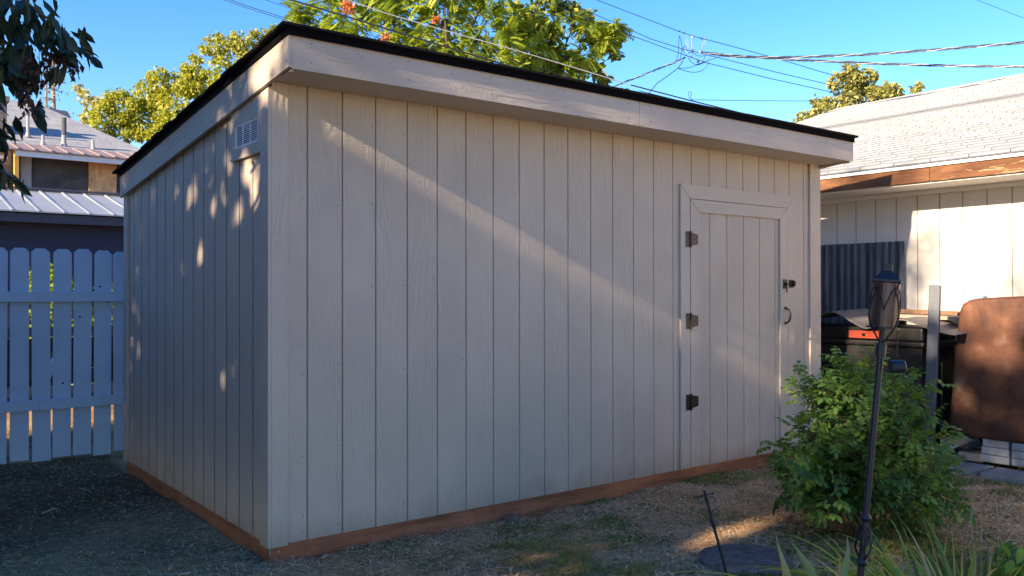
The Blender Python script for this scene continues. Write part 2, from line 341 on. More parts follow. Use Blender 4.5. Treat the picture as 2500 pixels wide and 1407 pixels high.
# ------------------------------------------------------------------ ground
def relief(x,y):
    x=np.asarray(x,float);y=np.asarray(y,float)
    return (.010*np.sin(2.3*x+1.1*y)+.008*np.sin(5.1*y-1.7*x+1)+.006*np.sin(9*x+7*y+2)+.004*np.sin(17*x-13*y)+.003*np.sin(31*x+23*y))-.002
def M_ground_():
    m,t=nt('dry_lawn_soil'); g=G(t); v=g.coords()
    n=g.noise(v,1.1,6,.62,.3); n2=g.noise(v,26,5,.7); n3=g.noise(v,140,3,.6)
    soil=g.ramp(n2,[(.3,(.075,.045,.030)),(.65,(.24,.155,.10))]); straw=g.ramp(n2,[(.25,(.20,.125,.075)),(.6,(.52,.365,.23)),(.8,(.74,.56,.38))])
    col=g.mix(g.ramp(n,[(.36,0),(.54,1)]),soil,straw)
    gm=g.ramp(g.noise(g.coords((1,1,1)),2.1,5,.6),[(.52,0),(.62,.7)]); spx=g.n('ShaderNodeSeparateXYZ'); g.l(v,spx.inputs[0]); col=g.mix(g.math('MULTIPLY',gm,g.ramp(spx.outputs[0],[(.1,.0),(.7,1)])),col,(.10,.12,.04))
    # darker soil to the left of the shed
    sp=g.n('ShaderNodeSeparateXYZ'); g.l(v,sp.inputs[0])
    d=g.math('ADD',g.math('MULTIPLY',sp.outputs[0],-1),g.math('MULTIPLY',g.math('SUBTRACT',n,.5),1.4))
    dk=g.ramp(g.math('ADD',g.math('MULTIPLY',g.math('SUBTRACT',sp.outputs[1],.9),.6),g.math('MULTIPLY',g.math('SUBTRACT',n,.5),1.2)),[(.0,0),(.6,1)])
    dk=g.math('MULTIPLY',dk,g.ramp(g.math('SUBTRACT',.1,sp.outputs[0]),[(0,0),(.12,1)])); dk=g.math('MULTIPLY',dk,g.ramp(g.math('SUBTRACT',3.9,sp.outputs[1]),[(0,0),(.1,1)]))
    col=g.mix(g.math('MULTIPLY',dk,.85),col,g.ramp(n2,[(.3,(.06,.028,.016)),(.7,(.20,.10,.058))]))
    # pale sawdust in front of the door
    px=g.math('MULTIPLY',g.math('SUBTRACT',sp.outputs[0],3.75),.55); py=g.math('ADD',sp.outputs[1],.45)
    dd=g.math('ADD',g.math('MULTIPLY',px,px),g.math('MULTIPLY',g.math('MULTIPLY',py,py),2.2)); dd=g.math('ADD',dd,g.math('MULTIPLY',g.math('SUBTRACT',n2,.5),.35))
    col=g.mix(g.ramp(dd,[(.12,.75),(.40,0)]),col,g.ramp(n3,[(.3,(.30,.24,.18)),(.7,(.62,.53,.43))]))
    col=g.mix(1,col,(1.2,1.0,.80),'MULTIPLY'); col=g.mix(.6,col,g.ramp(n3,[(.3,.45),(.7,1.3)]),'MULTIPLY')
    g.out(col,.95,g.math('ADD',n2,g.math('MULTIPLY',n3,.5)),.9,.02,0,.1); return m
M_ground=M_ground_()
def ground():
    xs=np.concatenate([[-300,-60,-20],np.linspace(-6,10,161),[20,60,300]]); ys=np.concatenate([[-300,-40,-12],np.linspace(-6,10,161),[20,60,300]])
    X,Y=np.meshgrid(xs,ys,indexing='ij'); Z=relief(X,Y); far=(np.abs(X)>15)|(np.abs(Y)>15); Z[far]=-.01
    vs=np.stack([X,Y,Z],-1).reshape(-1,3); nx,ny=len(xs),len(ys); i=np.arange(nx-1)[:,None]*ny+np.arange(ny-1)[None]
    lo=np.stack([i,i+ny,i+ny+1,i+1],-1).reshape(-1); o=mesh_np('ground',vs,lo,np.full((nx-1)*(ny-1),4),np.zeros(len(vs)),M_ground); tag(o,kind='structure')
    o.data.polygons.foreach_set('use_smooth',[True]*len(o.data.polygons))
ground()
def vnoise(x,y,s,seed):
    # cheap value noise
    x=x*s;y=y*s; xi=np.floor(x).astype(int);yi=np.floor(y).astype(int);fx=x-xi;fy=y-yi
    def h(a,b):
        v=np.sin(a*127.1+b*311.7+seed*74.7)*43758.5453; return v-np.floor(v)
    fx=fx*fx*(3-2*fx);fy=fy*fy*(3-2*fy)
    return (h(xi,yi)*(1-fx)+h(xi+1,yi)*fx)*(1-fy)+(h(xi,yi+1)*(1-fx)+h(xi+1,yi+1)*fx)*fy
def grass():
    L=Leaves(); n=430000
    x=RNG.uniform(-2.2,6.0,n); y=RNG.uniform(-3.6,3.75,n)
    ins=(x>-.01)&(x<4.9)&(y>0); 
    w=vnoise(x,y,1.3,1)*.6+vnoise(x,y,3.5,2)*.4
    gr=(vnoise(x,y,1.7,5)*.55+vnoise(x,y,5,6)*.45)
    # left strip by the fence is bare dark soil
    soil_strip=((x<0)&(y>1.0)); keep=(~ins)&((RNG.random(n)<np.clip((w-.20)*2.4,.3,1)))&(~(soil_strip&(RNG.random(n)<.86)))
    # nearer to camera: keep all; farther region thinner
    x,y,w,gr=x[keep],y[keep],w[keep],gr[keep]; n=len(x)
    green=(gr+RNG.normal(0,.04,n))>.565
    green&=~((x<.15)&(RNG.random(n)<.85))
    z=relief(x,y)
    # lying straw vs short green blades
    ang=RNG.uniform(0,2*math.pi,n); up=np.where(green,RNG.uniform(.5,1.5,n),np.abs(RNG.normal(.08,.22,n)))
    D=np.stack([np.cos(ang),np.sin(ang),up],1)
    N=np.stack([-np.cos(ang)*up,-np.sin(ang)*up,np.ones(n)],1)
    ln=np.where(green,RNG.uniform(.015,.045,n),RNG.uniform(.02,.075,n)); wd=np.where(green,RNG.uniform(.004,.008,n),RNG.uniform(.0028,.0058,n))
    V=np.where(green,RNG.uniform(0,.3,n),.36+.64*RNG.random(n)**1.8)
    L.add(np.stack([x,y,z+.002],1),D,N,ln,wd,V)
    o=L.build('grass',L_grass); tag(o,'dry straw and short green grass scattered over the yard','grass',kind='stuff')
    # broadleaf weeds and clover
    L=Leaves()
    for k in range(95):
        cx=random.uniform(.4,5.2); cy=random.uniform(-3.0,-.15)
        if k<50: cx=random.uniform(1.6,3.6); cy=random.uniform(-2.5,-1.3)
        m=random.randint(8,26); px=RNG.normal(cx,.07,m); py=RNG.normal(cy,.07,m); a=RNG.uniform(0,6.28,m)
        ok=(py<-.03); px,py,a=px[ok],py[ok],a[ok]; m=len(px)
        if m==0: continue
        L.add(np.stack([px,py,relief(px,py)+.006],1),np.stack([np.cos(a),np.sin(a),RNG.uniform(.2,.9,m)],1),(0,0,1),RNG.uniform(.02,.045,m),RNG.uniform(.012,.024,m),RNG.uniform(.2,.8,m))
    tag(L.build('weeds',L_rose),'low broadleaf weeds growing in the dry lawn','weeds',kind='stuff')
grass()
# ------------------------------------------------------------------ SHED
ZB=.100; W=4.877; DY=2.917; PITCH=.105; OH=.302
def zt(y): return 2.491-PITCH*(y+OH)      # underside of rake / roof framing line
shed=empty('shed',(0,0,0),'beige single slope shed with vertical grooved siding and black roof edge','shed')
def grooved(axis,length,start,z0,ztop,first,gw=.009,gd=.007,sp=.2032,outward=-1):
    """vertical grooved panel. axis 0: along X facing -Y ; axis 1: along Y facing -X"""
    m=MB(); cuts=[]; k=first
    while k<start+length-.03: cuts.append(k); k+=sp
    prof=[(start,0)]
    for c in cuts: prof+= [(c-gw/2,0),(c-gw/2+.0015,gd),(c+gw/2-.0015,gd),(c+gw/2,0)]
    prof.append((start+length,0))
    def P(a,d,z): return (a,d,z) if axis==0 else (d,a,z)
    for i in range(len(prof)-1):
        (a,d),(b,e)=prof[i],prof[i+1]; m.cur=1 if (d==gd or e==gd) and (axis==1 or d==e) else 0
        za,zb=ztop(a),ztop(b)
        q=[P(a,d,z0),P(b,e,z0),P(b,e,zb),P(a,d,za)]
        m.add(q,[(0,1,2,3)] if axis==0 else [(3,2,1,0)])
    m.cur=0
    zl=[start,start+length]
    q=[P(zl[0],.012,z0),P(zl[1],.012,z0),P(zl[1],.012,ztop(zl[1])),P(zl[0],.012,ztop(zl[0]))]
    m.add(q,[(3,2,1,0)] if axis==0 else [(0,1,2,3)])
    # bottom edge
    m.add([P(zl[0],0,z0),P(zl[1],0,z0),P(zl[1],.012,z0),P(zl[0],.012,z0)],[(0,3,2,1)])
    return m,cuts
m,cuts=grooved(0,W,0,ZB,lambda a:2.50,.2032)
def nailat(m,p,axis,r=.0035):
    m.cur=2; x,y,z=p; pts=[(x,y-.0005,z),(x,y-.002,z)] if axis==0 else [(x-.0005,y,z),(x-.002,y,z)]; m.tube(pts,r,5); m.cur=0
for i,c in enumerate(cuts):
    if c>3.05: zz=[2.3]
    else: zz=[.16,.24,.55,1.0,1.45,1.9,2.3]
    for z in zz:
        if random.random()<.62: nailat(m,(c-.025+random.uniform(-.004,.004),0,z+random.uniform(-.03,.03)),0)
m.build('front_wall',[M_front,M_groove,M_nail],shed)
m,cuts=grooved(1,DY,0,ZB,lambda a:zt(a)+.02,.2415,gw=.012)
for c in cuts:
    for z in (.2,.8,1.4,1.95):
        if random.random()<.5: nailat(m,(0,c-.02,z+random.uniform(-.05,.05)),1)
m.build('side_wall',[M_side,plain('groove_shadow_side',(.16,.14,.12),.95),M_nail],shed)
m=MB(); m.box(4.865,4.877,0.013,DY,ZB,2.1); m.hexa([(4.865,0.013,2.1),(4.877,0.013,2.1),(4.877,DY,2.1),(4.865,DY,2.1),(4.865,0.013,zt(0)),(4.877,0.013,zt(0)),(4.877,DY,zt(DY)),(4.865,DY,zt(DY))])
m.build('far_side_wall',M_side,shed)
m=MB(); m.box(.013,4.864,DY-.012,DY,ZB,zt(DY)); m.build('rear_wall',M_front,shed)
# skirt boards
m=MB(); m.box(.004,4.873,.004,.040,-.05,ZB-.001); m.build('skirt_board',M_skirt,shed,bevel=.002)
m=MB(); m.box(.0045,.040,.041,DY,-.05,ZB-.0012); m.build('skirt_board',M_skirty,shed,bevel=.002)
m=MB(); m.box(4.837,4.8725,.041,DY,-.05,ZB-.0012); m.build('skirt_board',M_skirty,shed)
# nail and paint mark on the skirt
m=MB(); m.tube([(.045,.0035,.064),(.045,.001,.064)],.005,8); m.build('nail_head',M_nailb,shed)
m=MB(); m.prism([(.0015,.012,.095),(.0015,.004,.078),(.0015,.007,.045),(.0015,.016,.05),(.0015,.02,.08)],(.0025,0,0)); m.build('paint_mark',plain('green_paint_mark',(.10,.42,.34),.5),shed)
# corner trims
def ctrim(x0,x1,y0,y1,z1a,z1b,mat,z0=ZB-.008,name='corner_trim'):
    m=MB(); m.hexa([(x0,y0,z0),(x1,y0,z0),(x1,y1,z0),(x0,y1,z0),(x0,y0,z1a),(x1,y0,z1a),(x1,y1,z1b),(x0,y1,z1b)]); return m.build(name,mat,shed,bevel=.0015)
ctrim(-.0005,.088,-.018,-.001,2.489,2.489,M_trimv)
ctrim(-.020,-.001,-.018,.090,zt(0)+.0,zt(.09),M_trims)
ctrim(4.745,4.880,-.018,-.001,2.489,2.489,M_trimv)
ctrim(4.8785,4.896,-.018,.090,zt(0)-.0,zt(.09),M_trims)
ctrim(-.018,-.001,DY-.085,DY+.012,zt(DY-.085),zt(DY),M_trims)
# front fascia (two lengths butted), rake boards, soffit
for a,b in((-.0195,2.372),(2.375,4.884)):
    m=MB(); m.box(a,b,-OH-.019,-OH,2.488,2.668)
    for k in range(9):
        xx=a+.1+(b-a-.2)*k/8; 
        for z in((2.60,) if k%2 else (2.625,2.53)): m.cur=1; m.tube([(xx,-OH-.0185,z),(xx,-OH-.0205,z)],.0038,6); m.cur=0
    m.build('fascia_board',[M_bx,M_nail],shed,bevel=.002)
for x0,x1 in((-.040,-.0205),(4.885,4.903)):
    m=MB(); y0,y1=-OH-.018,DY+.035
    m.hexa([(x0,y0,zt(y0)),(x1,y0,zt(y0)),(x1,y1,zt(y1)),(x0,y1,zt(y1)),(x0,y0,zt(y0)+.172),(x1,y0,zt(y0)+.172),(x1,y1,zt(y1)+.165),(x0,y1,zt(y1)+.165)])
    m.build('rake_board',M_by,shed,bevel=.002)
# return of the overhang at both ends, from side wall line to fascia
for x0,x1 in((-.019,-.002),(4.866,4.8835)):
    m=MB(); y0,y1=-OH+.001,-.0195
    m.box(x0,x1,y0,y1,2.4785,2.62); m.build('overhang_end',M_by,shed)
for a,b in((-.001,1.432),(1.435,4.864)):
    m=MB(); m.box(a,b,-OH+.0015,-.0185,2.489,2.500); m.build('soffit',siding('soffit_paint',C_SID,'x',.6) if a<1 else bpy.data.materials['soffit_paint'],shed)
for k in range(4):
    m=MB(); m.tube([(.12+k*1.5,-.03,2.4885),(.12+k*1.5,-.03,2.481)],.004,6); m.build('nail_head',M_nailb,shed)
# roof: deck, drip edge, shingle courses
roof_t=lambda y:2.668-PITCH*(y+OH+.02)
def slab(m,x0,x1,y0,y1,lo,hi):
    m.hexa([(x0,y0,roof_t(y0)+lo),(x1,y0,roof_t(y0)+lo),(x1,y1,roof_t(y1)+lo),(x0,y1,roof_t(y1)+lo),(x0,y0,roof_t(y0)+hi),(x1,y0,roof_t(y0)+hi),(x1,y1,roof_t(y1)+hi),(x0,y1,roof_t(y1)+hi)])
m=MB(); slab(m,-.0425,4.905,-OH-.022,DY+.055,.002,.016); roof=m.build('roof',M_osb,shed)
m=MB(); 
m.box(-.047,4.909,-OH-.0275,-OH-.0235,2.649,2.692)
m.box(-.047,4.909,-OH-.0305,-OH-.0278,2.6465,2.6535)
for xx in(-.0485,4.9055):
    y0,y1=-OH-.023,DY+.05; m.hexa([(xx,y0,roof_t(y0)-.02),(xx+.004,y0,roof_t(y0)-.02),(xx+.004,y1,roof_t(y1)-.012),(xx,y1,roof_t(y1)-.012),(xx,y0,roof_t(y0)+.019),(xx+.004,y0,roof_t(y0)+.019),(xx+.004,y1,roof_t(y1)+.019),(xx,y1,roof_t(y1)+.019)])
m.build('drip_edge',M_drip,roof)
m=MB(); y=-OH-.045; k=0
while y<DY+.06:
    y2=min(y+.14,DY+.075); x=-.075+random.uniform(-.01,.004)
    while x<4.925:
        x2=min(x+.9+random.uniform(-.05,.05),4.935+random.uniform(-.004,.008)); t=random.uniform(0,.003); slab(m,x,x2-.004,y,y2+.02,.0195+.002*(k%2),.027+.002*(k%2)+t+.004); x=x2
    y=y2; k+=1
    if y>=DY+.07: break
m.build('shingles',M_sh,roof)
# vent with frame board
m=MB(); 
zb,zt1,zt2=2.148,2.2,2.326
for (y0,y1,z0,z1) in((.077,.522,zb,zt1),(.077,.128,zt1,zt2),(.470,.522,zt1,zt2)):
    m.box(-.0185,-.001,y0,y1,z0,z1)
m.hexa([(-.0185,.077,zt2),(-.001,.077,zt2),(-.001,.522,zt2),(-.0185,.522,zt2),(-.0185,.077,zt(.077)),(-.001,.077,zt(.077)),(-.001,.522,zt(.522)),(-.0185,.522,zt(.522))])
m.box(-.0215,-.001,.066,.535,zb-.010,zb-.0004)
vent=m.build('vent_frame',M_trims,shed)
m=MB(); m.box(-.004,-.001,.129,.469,2.201,2.325)
m.build('vent_back',M_dark,vent)
m=MB()
for y in(.129,.458): m.box(-.016,-.007,y,y+.011,2.201,2.325)
for z in(2.201,2.318): m.box(-.0165,-.0065,.140,.458,z,z+.007)
for y in(.242,.354): m.box(-.0145,-.0105,y,y+.007,2.208,2.318)
for z in np.linspace(2.2125,2.3085,10):
    for a,b in((.140,.2395),(.2525,.3515),(.3645,.4575)): m.box(-.0135,-.0115,a,b,z,z+.0042)
m.build('grille',M_vent,vent)
# door casing, door
def quadprism(m,p,y0,y1): m.prism([(x,y1,z) for x,z in p],(0,y0-y1,0))
Yo=-.0195
m=MB(); quadprism(m,[(3.113,ZB+.003),(3.213,ZB+.003),(3.213,2.095),(3.113,2.198)],Yo,-.001); m.build('door_casing',M_trimv,shed,bevel=.0015)
m=MB(); quadprism(m,[(4.418,ZB+.003),(4.518,ZB+.003),(4.518,2.198),(4.418,2.095)],Yo,-.001); m.build('door_casing',M_trimv,shed,bevel=.0015)
m=MB(); quadprism(m,[(3.1145,2.2),(3.2145,2.0975),(4.4165,2.0975),(4.5165,2.2)],Yo-.0006,-.001); m.build('door_casing',siding('painted_trim_head',(.545,.46,.38),'x',.8),shed,bevel=.0015)
M_head=bpy.data.materials['painted_trim_head']
m,c=grooved(0,1.19,3.22,ZB+.01,lambda a:2.09,.2032*16)
for i in range(len(m.v)): x,y,z=m.v[i]; m.v[i]=(x,y-.004,z)
door=m.build('door',[M_front,M_groove],shed)
m=MB(); quadprism(m,[(3.2185,ZB+.012),(3.318,ZB+.012),(3.318,1.9985),(3.2185,2.091)],-.022,-.0045); m.build('stile',M_trimv,door,bevel=.0015)
m=MB(); quadprism(m,[(4.317,ZB+.012),(4.4135,ZB+.012),(4.4135,2.091),(4.317,1.9985)],-.022,-.0045); m.build('stile',M_trimv,door,bevel=.0015)
m=MB(); quadprism(m,[(3.220,2.093),(3.3195,2.0005),(4.3155,2.0005),(4.412,2.093)],-.0225,-.0045); m.build('top_rail',M_head,door,bevel=.0015)
def hinge(zc,mat):
    m=MB(); y0=-.0255
    m.box(3.165,3.204,y0,-.0225,zc-.058,zc+.058)
    m.prism([(3.221,-.0232,zc-.047),(3.296,-.0232,zc-.034),(3.296,-.0232,zc+.038),(3.221,-.0232,zc+.050)],(0,-.003,0))
    m.tube([(3.212,-.030,zc-.060),(3.212,-.030,zc+.060)],.0075,8)
    for xx,dz in((3.178,.045),(3.190,.018),(3.178,-.012),(3.188,-.042),(3.236,.036),(3.236,-.034),(3.258,0),(3.282,.024),(3.282,-.022)):
        m.cur=1; m.tube([(xx,-.0262,zc+dz),(xx,-.0285,zc+dz)],.0055,8); m.cur=0
    m.build('hinge',[mat,M_black],door,bevel=0)
hinge(1.795,M_sheen); hinge(1.190,M_sheen); hinge(.592,M_black)  # all black hinges; brown shine of the upper two is put into the colour
# gate latch
m=MB(); m.box(4.352,4.402,-.0285,-.0230,1.432,1.508); m.box(4.437,4.497,-.0265,-.0205,1.440,1.505)
m.tube([(4.372,-.040,1.470),(4.478,-.040,1.476)],.006,8); m.box(4.470,4.489,-.050,-.027,1.452,1.496)
m.tube([(4.374,-.040,1.468),(4.372,-.046,1.40)],[.006,.0055],8); m.box(4.366,4.384,-.046,-.029,1.460,1.482)
m.cur=1
for a,z in((4.360,1.498),(4.394,1.498),(4.360,1.442),(4.394,1.442),(4.446,1.497),(4.446,1.447)): m.tube([(a,-.0285,z),(a,-.031,z)],.005,6)
m.build('latch',[M_black,M_sheen],door)
m=MB(); 
pts=[]
for k in range(13):
    t=math.pi*k/12; pts.append((4.380,-.028-.042*math.sin(t)**.8,1.21-.058*math.cos(t)))
m.tube(pts,[.0065+.0035*math.sin(math.pi*k/12) for k in range(13)],8)
for z in(1.138,1.262): m.box(4.368,4.392,-.0285,-.0226,z-.0,z+.022)
m.build('handle',M_black,door)
# ------------------------------------------------------------------ WHITE HOUSE on the right
hx=6.05; YE=3.95; YN=-9.0; RX=11.5; slope=.333
wh=empty('white_house',(hx,YE,0),'white sided house with pale shingle roof and bare brown fascia','house')
m,_=grooved(1,YE-YN-.3,YN,0.0,lambda a:2.36,-1.084-.2032*37)
for i in range(len(m.v)): x,y,z=m.v[i]; m.v[i]=(x+hx,y,z)
m.build('wall',[M_white,plain('wall_groove_shadow',(.34,.32,.29),.9)],wh)
m=MB(); m.prism([(hx+.02,YE-.35,0),(RX*2-hx,YE-.35,0),(RX*2-hx,YE-.35,2.36),(RX,YE-.35,2.36+slope*(RX-hx)),(hx+.02,YE-.35,2.36)],(0,-.12,0)); m.build('gable_wall',M_white,wh)
def fas_piece(y0,y1,name='fascia_board'):
    m=MB(); m.box(5.575,5.6,y0,y1,2.346,2.508); m.build(name,M_fas,wh,bevel=.003)
fas_piece(-.62,YE-.02); fas_piece(YN,-.624)
m=MB(); m.box(5.601,hx-.001,YN,YE-.05,2.333,2.345); m.build('soffit',M_soff,wh)
m=MB(); m.box(hx-.022,hx-.0005,YN,YE-.06,2.29,2.332); m.build('frieze_trim',M_soff,wh)
def zr(x): return 2.522+slope*(x-5.55)
m=MB()
e=.14; x=5.545; k=0
while x<RX:
    x2=min(x+e,RX); h=.010
    m.hexa([(x,YN,zr(x)-.01),(x2,YN,zr(x2)-.01),(x2,YE,zr(x2)-.01),(x,YE,zr(x)-.01),(x,YN,zr(x)+h),(x2,YN,zr(x2)+.001),(x2,YE,zr(x2)+.001),(x,YE,zr(x)+h)]); x=x2
m.hexa([(RX,YN,zr(RX)-.01),(2*RX-5.55,YN,2.5),(2*RX-5.55,YE,2.5),(RX,YE,zr(RX)-.01),(RX,YN,zr(RX)+.01),(2*RX-5.55,YN,2.52),(2*RX-5.55,YE,2.52),(RX,YE,zr(RX)+.01)])
m.build('roof',M_wroof,wh)
m=MB(); m.box(5.548,5.574,YN,YE,2.500,2.5105); m.build('drip_edge',M_gutter,wh)
m=MB(); m.box(5.560,5.5735,YN,YE,2.470,2.499); m.build('trim_strip',M_soff,wh)
# corrugated sheet fixed on the wall
m=MB(); ys=np.linspace(-.17,1.35,107); prof=[5.992-.009*max(-1,min(1,2.2*math.sin(2*math.pi*y/.076))) for y in ys]
for i in range(len(ys)-1):
    m.add([(prof[i],ys[i],.55),(prof[i+1],ys[i+1],.55),(prof[i+1],ys[i+1],1.874),(prof[i],ys[i],1.874)],[(0,1,2,3)])
m.box(6.003,6.006,-.17,1.35,.55,1.873)
m.cur=1
for k in range(6): m.tube([(5.978,-.15+.3*k,1.845),(5.973,-.15+.3*k,1.845)],.010,8)
o=m.build('metal_sheet',[M_corr,M_nail]); origin(o,(6,.5,.55)); tag(o,'dark blue grey corrugated sheet fixed on the white house wall','metal sheet')
# ------------------------------------------------------------------ storage bin
bx0,bx1,by0,by1,bz=5.36,5.93,-.66,.62,1.10
b=empty('storage_bin',((bx0+bx1)/2,0,0),'black ribbed plastic storage bin with orange label between shed and house','storage bin')
m=MB(); m.box(bx0,bx1,by0,by1,.02,.93)
for y in np.arange(by0+.09,by1-.1,.155): m.box(bx0-.012,bx0+.001,y,y+.105,.12,.80)
for x in(bx0+.08,bx0+.32): m.box(x,x+.16,by0-.012,by0+.001,.12,.80)
m.build('body',M_bin,b,bevel=.012)
m=MB(); m.box(bx0-.025,bx1+.01,by0-.025,by1+.02,.935,.985); m.box(bx0-.012,bx1,by0-.012,by1,.986,bz-.0)
m.build('lid',M_bin,b,bevel=.018)
m=MB(); m.box(bx0-.036,bx0-.0255,-.30,-.02,1.0,1.065)
for k in range(5): m.box(bx0-.038,bx0-.0362,-.30,-.02,1.004+k*.013,1.010+k*.013)
m.build('orange_label',M_orange,b)
m=MB(); m.tube([(bx0-.038,-.165,1.033),(bx0-.055,-.165,1.033)],.013,8); m.build('knob',M_black,b)
# wavy sheet on top of the bin
m=MB(); ys=np.linspace(-.98,.75,60); 
def wz(y): return 1.150+.055*math.exp(-((y-.10)/.14)**2)-.045*math.exp(-((y+.22)/.10)**2)+.02*math.sin(y*9)-.09*max(0,-.55-y)*2+.02*max(0,y)
for i in range(59):
    a,c=ys[i],ys[i+1]; za,zc=wz(a),wz(c)
    m.hexa([(5.27,a,za-.003),(5.80,a,za+.02),(5.80,c,zc+.02),(5.27,c,zc-.003),(5.27,a,za+.005),(5.80,a,za+.028),(5.80,c,zc+.028),(5.27,c,zc+.005)])
o=m.build('warped_sheet',M_sheet); origin(o,(5.5,0,1.12)); tag(o,'grey warped sheet lying wavy over the black bin','sheet')
def plank(p0,p1,w,t,mat,label,name='plank',cat='plank',up=(0,0,1),bevel=.002,group=None):
    p0,p1=Vector(p0),Vector(p1); d=(p1-p0); L=d.length; d.normalize(); u=Vector(up); s=d.cross(u).normalized(); u=s.cross(d)
    m=MB(); m.obox((p0+p1)/2,d*L/2,s*w/2,u*t/2); o=m.build(name,mat,bevel=bevel); origin(o,(p0+p1)/2); return tag(o,label,cat,group)
plank((5.90,-1.5,1.20),(5.90,.1,1.235),.10,.035,M_plankb,'brown plank lying against the white wall above the bin')
plank((5.72,-1.55,1.165),(5.72,-.05,1.195),.16,.03,M_plank,'pale grey plank lying above the black bin, below the brown plank')
o=MB(); o.box(5.86,5.94,-.93,-.80,.0,1.37); o=o.build('blue_board',M_blue,bevel=.01); origin(o,(5.9,-.86,0)); tag(o,'short blue board standing behind the steel post','board')
plank((5.94,-.98,0.25),(5.86,-1.0,1.22),.16,.03,M_wht,'white board leaning between steel post and rusty tank','leaning_board','board',up=(1,0,0))
plank((5.70,-.92,0.15),(5.76,-.93,1.12),.10,.03,M_blue,'narrow blue grey board leaning beside the steel post','leaning_board','board',up=(1,0,0))
# steel post
p0=on(2266,1112,1,-.80); p1=on(2284,697,1,-.82)
d=(p1-p0).normalized(); p0=p0-d*((p0.z+.03)/d.z)
m=MB(); ang=rad(20); a=Vector((math.cos(ang),math.sin(ang),0)); a=(a-d*a.dot(d)).normalized(); c=d.cross(a)
m.obox((p0+p1)/2,a*.042,c*.042,d*((p1-p0).length/2)); o=m.build('steel_post',M_steel,bevel=.006,seg=3); origin(o,p0); tag(o,'grey blue square steel post standing beside the rusty tank','post')
# rusty tank
XT=5.46
pts=[(2312,1061),(2322,940),(2330,850),(2336,790)]
P=[on(x,y,0,XT) for x,y in pts]; c1=on(2338,775,0,XT); 
arc=[on(x,y,0,XT) for x,y in((2339,764),(2343,751),(2350,741),(2360,735),(2372,731),(2400,727.5),(2450,725),(2500,723),(2560,722))]
poly=P+arc; ytop=arc[-1]; poly.append(Vector((XT,ytop.y-.35,ytop.z-.01))); poly.append(Vector((XT,ytop.y-.42,ytop.z-.08))); poly.append(Vector((XT,ytop.y-.42,P[0].z)))
for q in poly: q.x=XT
m=MB(); m.prism(poly,(.40,0,0)); o=m.build('rusty_tank',M_rust,bevel=.035,seg=5); origin(o,(XT+.2,ytop.y,P[0].z)); tag(o,'rust brown steel tank with rounded corners resting on grey blocks','tank')
for f in o.data.polygons: f.use_smooth=True
# concrete blocks under the tank
zb0=P[0].z
g='grey blocks stacked under the rusty tank'
def blk(x0,x1,y0,y1,z0,z1,lab,mat=M_block,grp=g,name='concrete_block',cat='block'):
    m=MB(); m.box(x0,x1,y0,y1,z0,z1); o=m.build(name,mat,bevel=.006); origin(o,((x0+x1)/2,(y0+y1)/2,z0)); return tag(o,lab,cat,grp)
ya=on(2395,1090,0,5.5).y; yb=on(2466,1090,0,5.5).y; yc=on(2471,1090,0,5.5).y
hh=(zb0-.045)/3
names=['bottom','middle','top']
for i in range(3):
    blk(5.48+.008*i,5.88,yb+.004*i,ya-.006*i,.045+i*hh,.045+(i+1)*hh-.003,f'grey block at the {names[i]} of the left stack under the rusty tank')
    blk(5.485-.006*i,5.88,yc-.30,yc-.003*i,.045+i*hh,.045+(i+1)*hh-.003,f'grey block at the {names[i]} of the right stack under the rusty tank')
blk(5.56,5.86,on(2396,1110,0,5.5).y+.02,on(2330,1110,0,5.5).y,.02,.085,'pale low block lying beneath the tilted timber offcut',M_paver)
pa,pb=on(2300,1098,0,5.44),on(2385,1068,0,5.62)
m=MB(); q=[on(2295,1073,0,5.40),on(2326,1063,0,5.42),on(2385,1074,0,5.58),on(2340,1090,0,5.52),on(2302,1107,0,5.40)]
m.prism(q,(.10,.05,-.02)); o=m.build('timber_offcut',M_plank,bevel=.003); origin(o,q[0]); tag(o,'tilted weathered timber offcut wedged under the left end of the tank','timber')
for (a,b_,c_,d_),lab in(((5.13,5.42,-1.20,-.93),'flat pale slab left of the dark gap in front of the blocks'),((5.10,5.40,-1.56,-1.235),'flat pale slab right of the dark gap in front of the blocks')):
    blk(a,b_,c_,d_,-.01,.035,lab,M_paver,'pale slabs on the ground before the tank','paving_slab','slab')
m=MB(); m.box(5.0,5.9,-.92,-.62,-.02,.06); o=m.build('low_stone',M_stone,bevel=.03,seg=3); origin(o,(5.45,-.8,0)); tag(o,'dark low stone block on the soil between bush and slabs','stone')
# ------------------------------------------------------------------ stepping stone
m=MB(); sc_=Vector((1.945,-1.475,0)); R=.235; n=40
prof=[(1.0,-.02),(1.0,.028),(.97,.040),(.90,.044),(.6,.046),(.3,.045)]
rr=[1+.03*math.sin(3*t*2*math.pi/n+1)+.02*random.uniform(-1,1) for t in range(n)]
for k,(s,z) in enumerate(prof):
    for i in range(n):
        w=2*math.pi*i/n; m.v.append((sc_.x+R*rr[i]*s*math.cos(w),sc_.y+R*rr[i]*s*math.sin(w),z+random.uniform(-.0015,.0015)))
for k in range(len(prof)-1):
    for i in range(n): m.f.append((k*n+i,k*n+(i+1)%n,(k+1)*n+(i+1)%n,(k+1)*n+i)); m.mi.append(0)
m.f.append(tuple((len(prof)-1)*n+i for i in range(n))); m.mi.append(0)
o=m.build('stepping_stone',M_stone,smooth=True); origin(o,sc_); tag(o,'round dark stepping stone lying in the dry grass','stepping stone')
M_rockm=plain('rock',(.13,.115,.10),.9,scale=30,var=.4,bstr=.8,bdist=.01)
m=MB(); c=on(1245,1268,1,-.05)
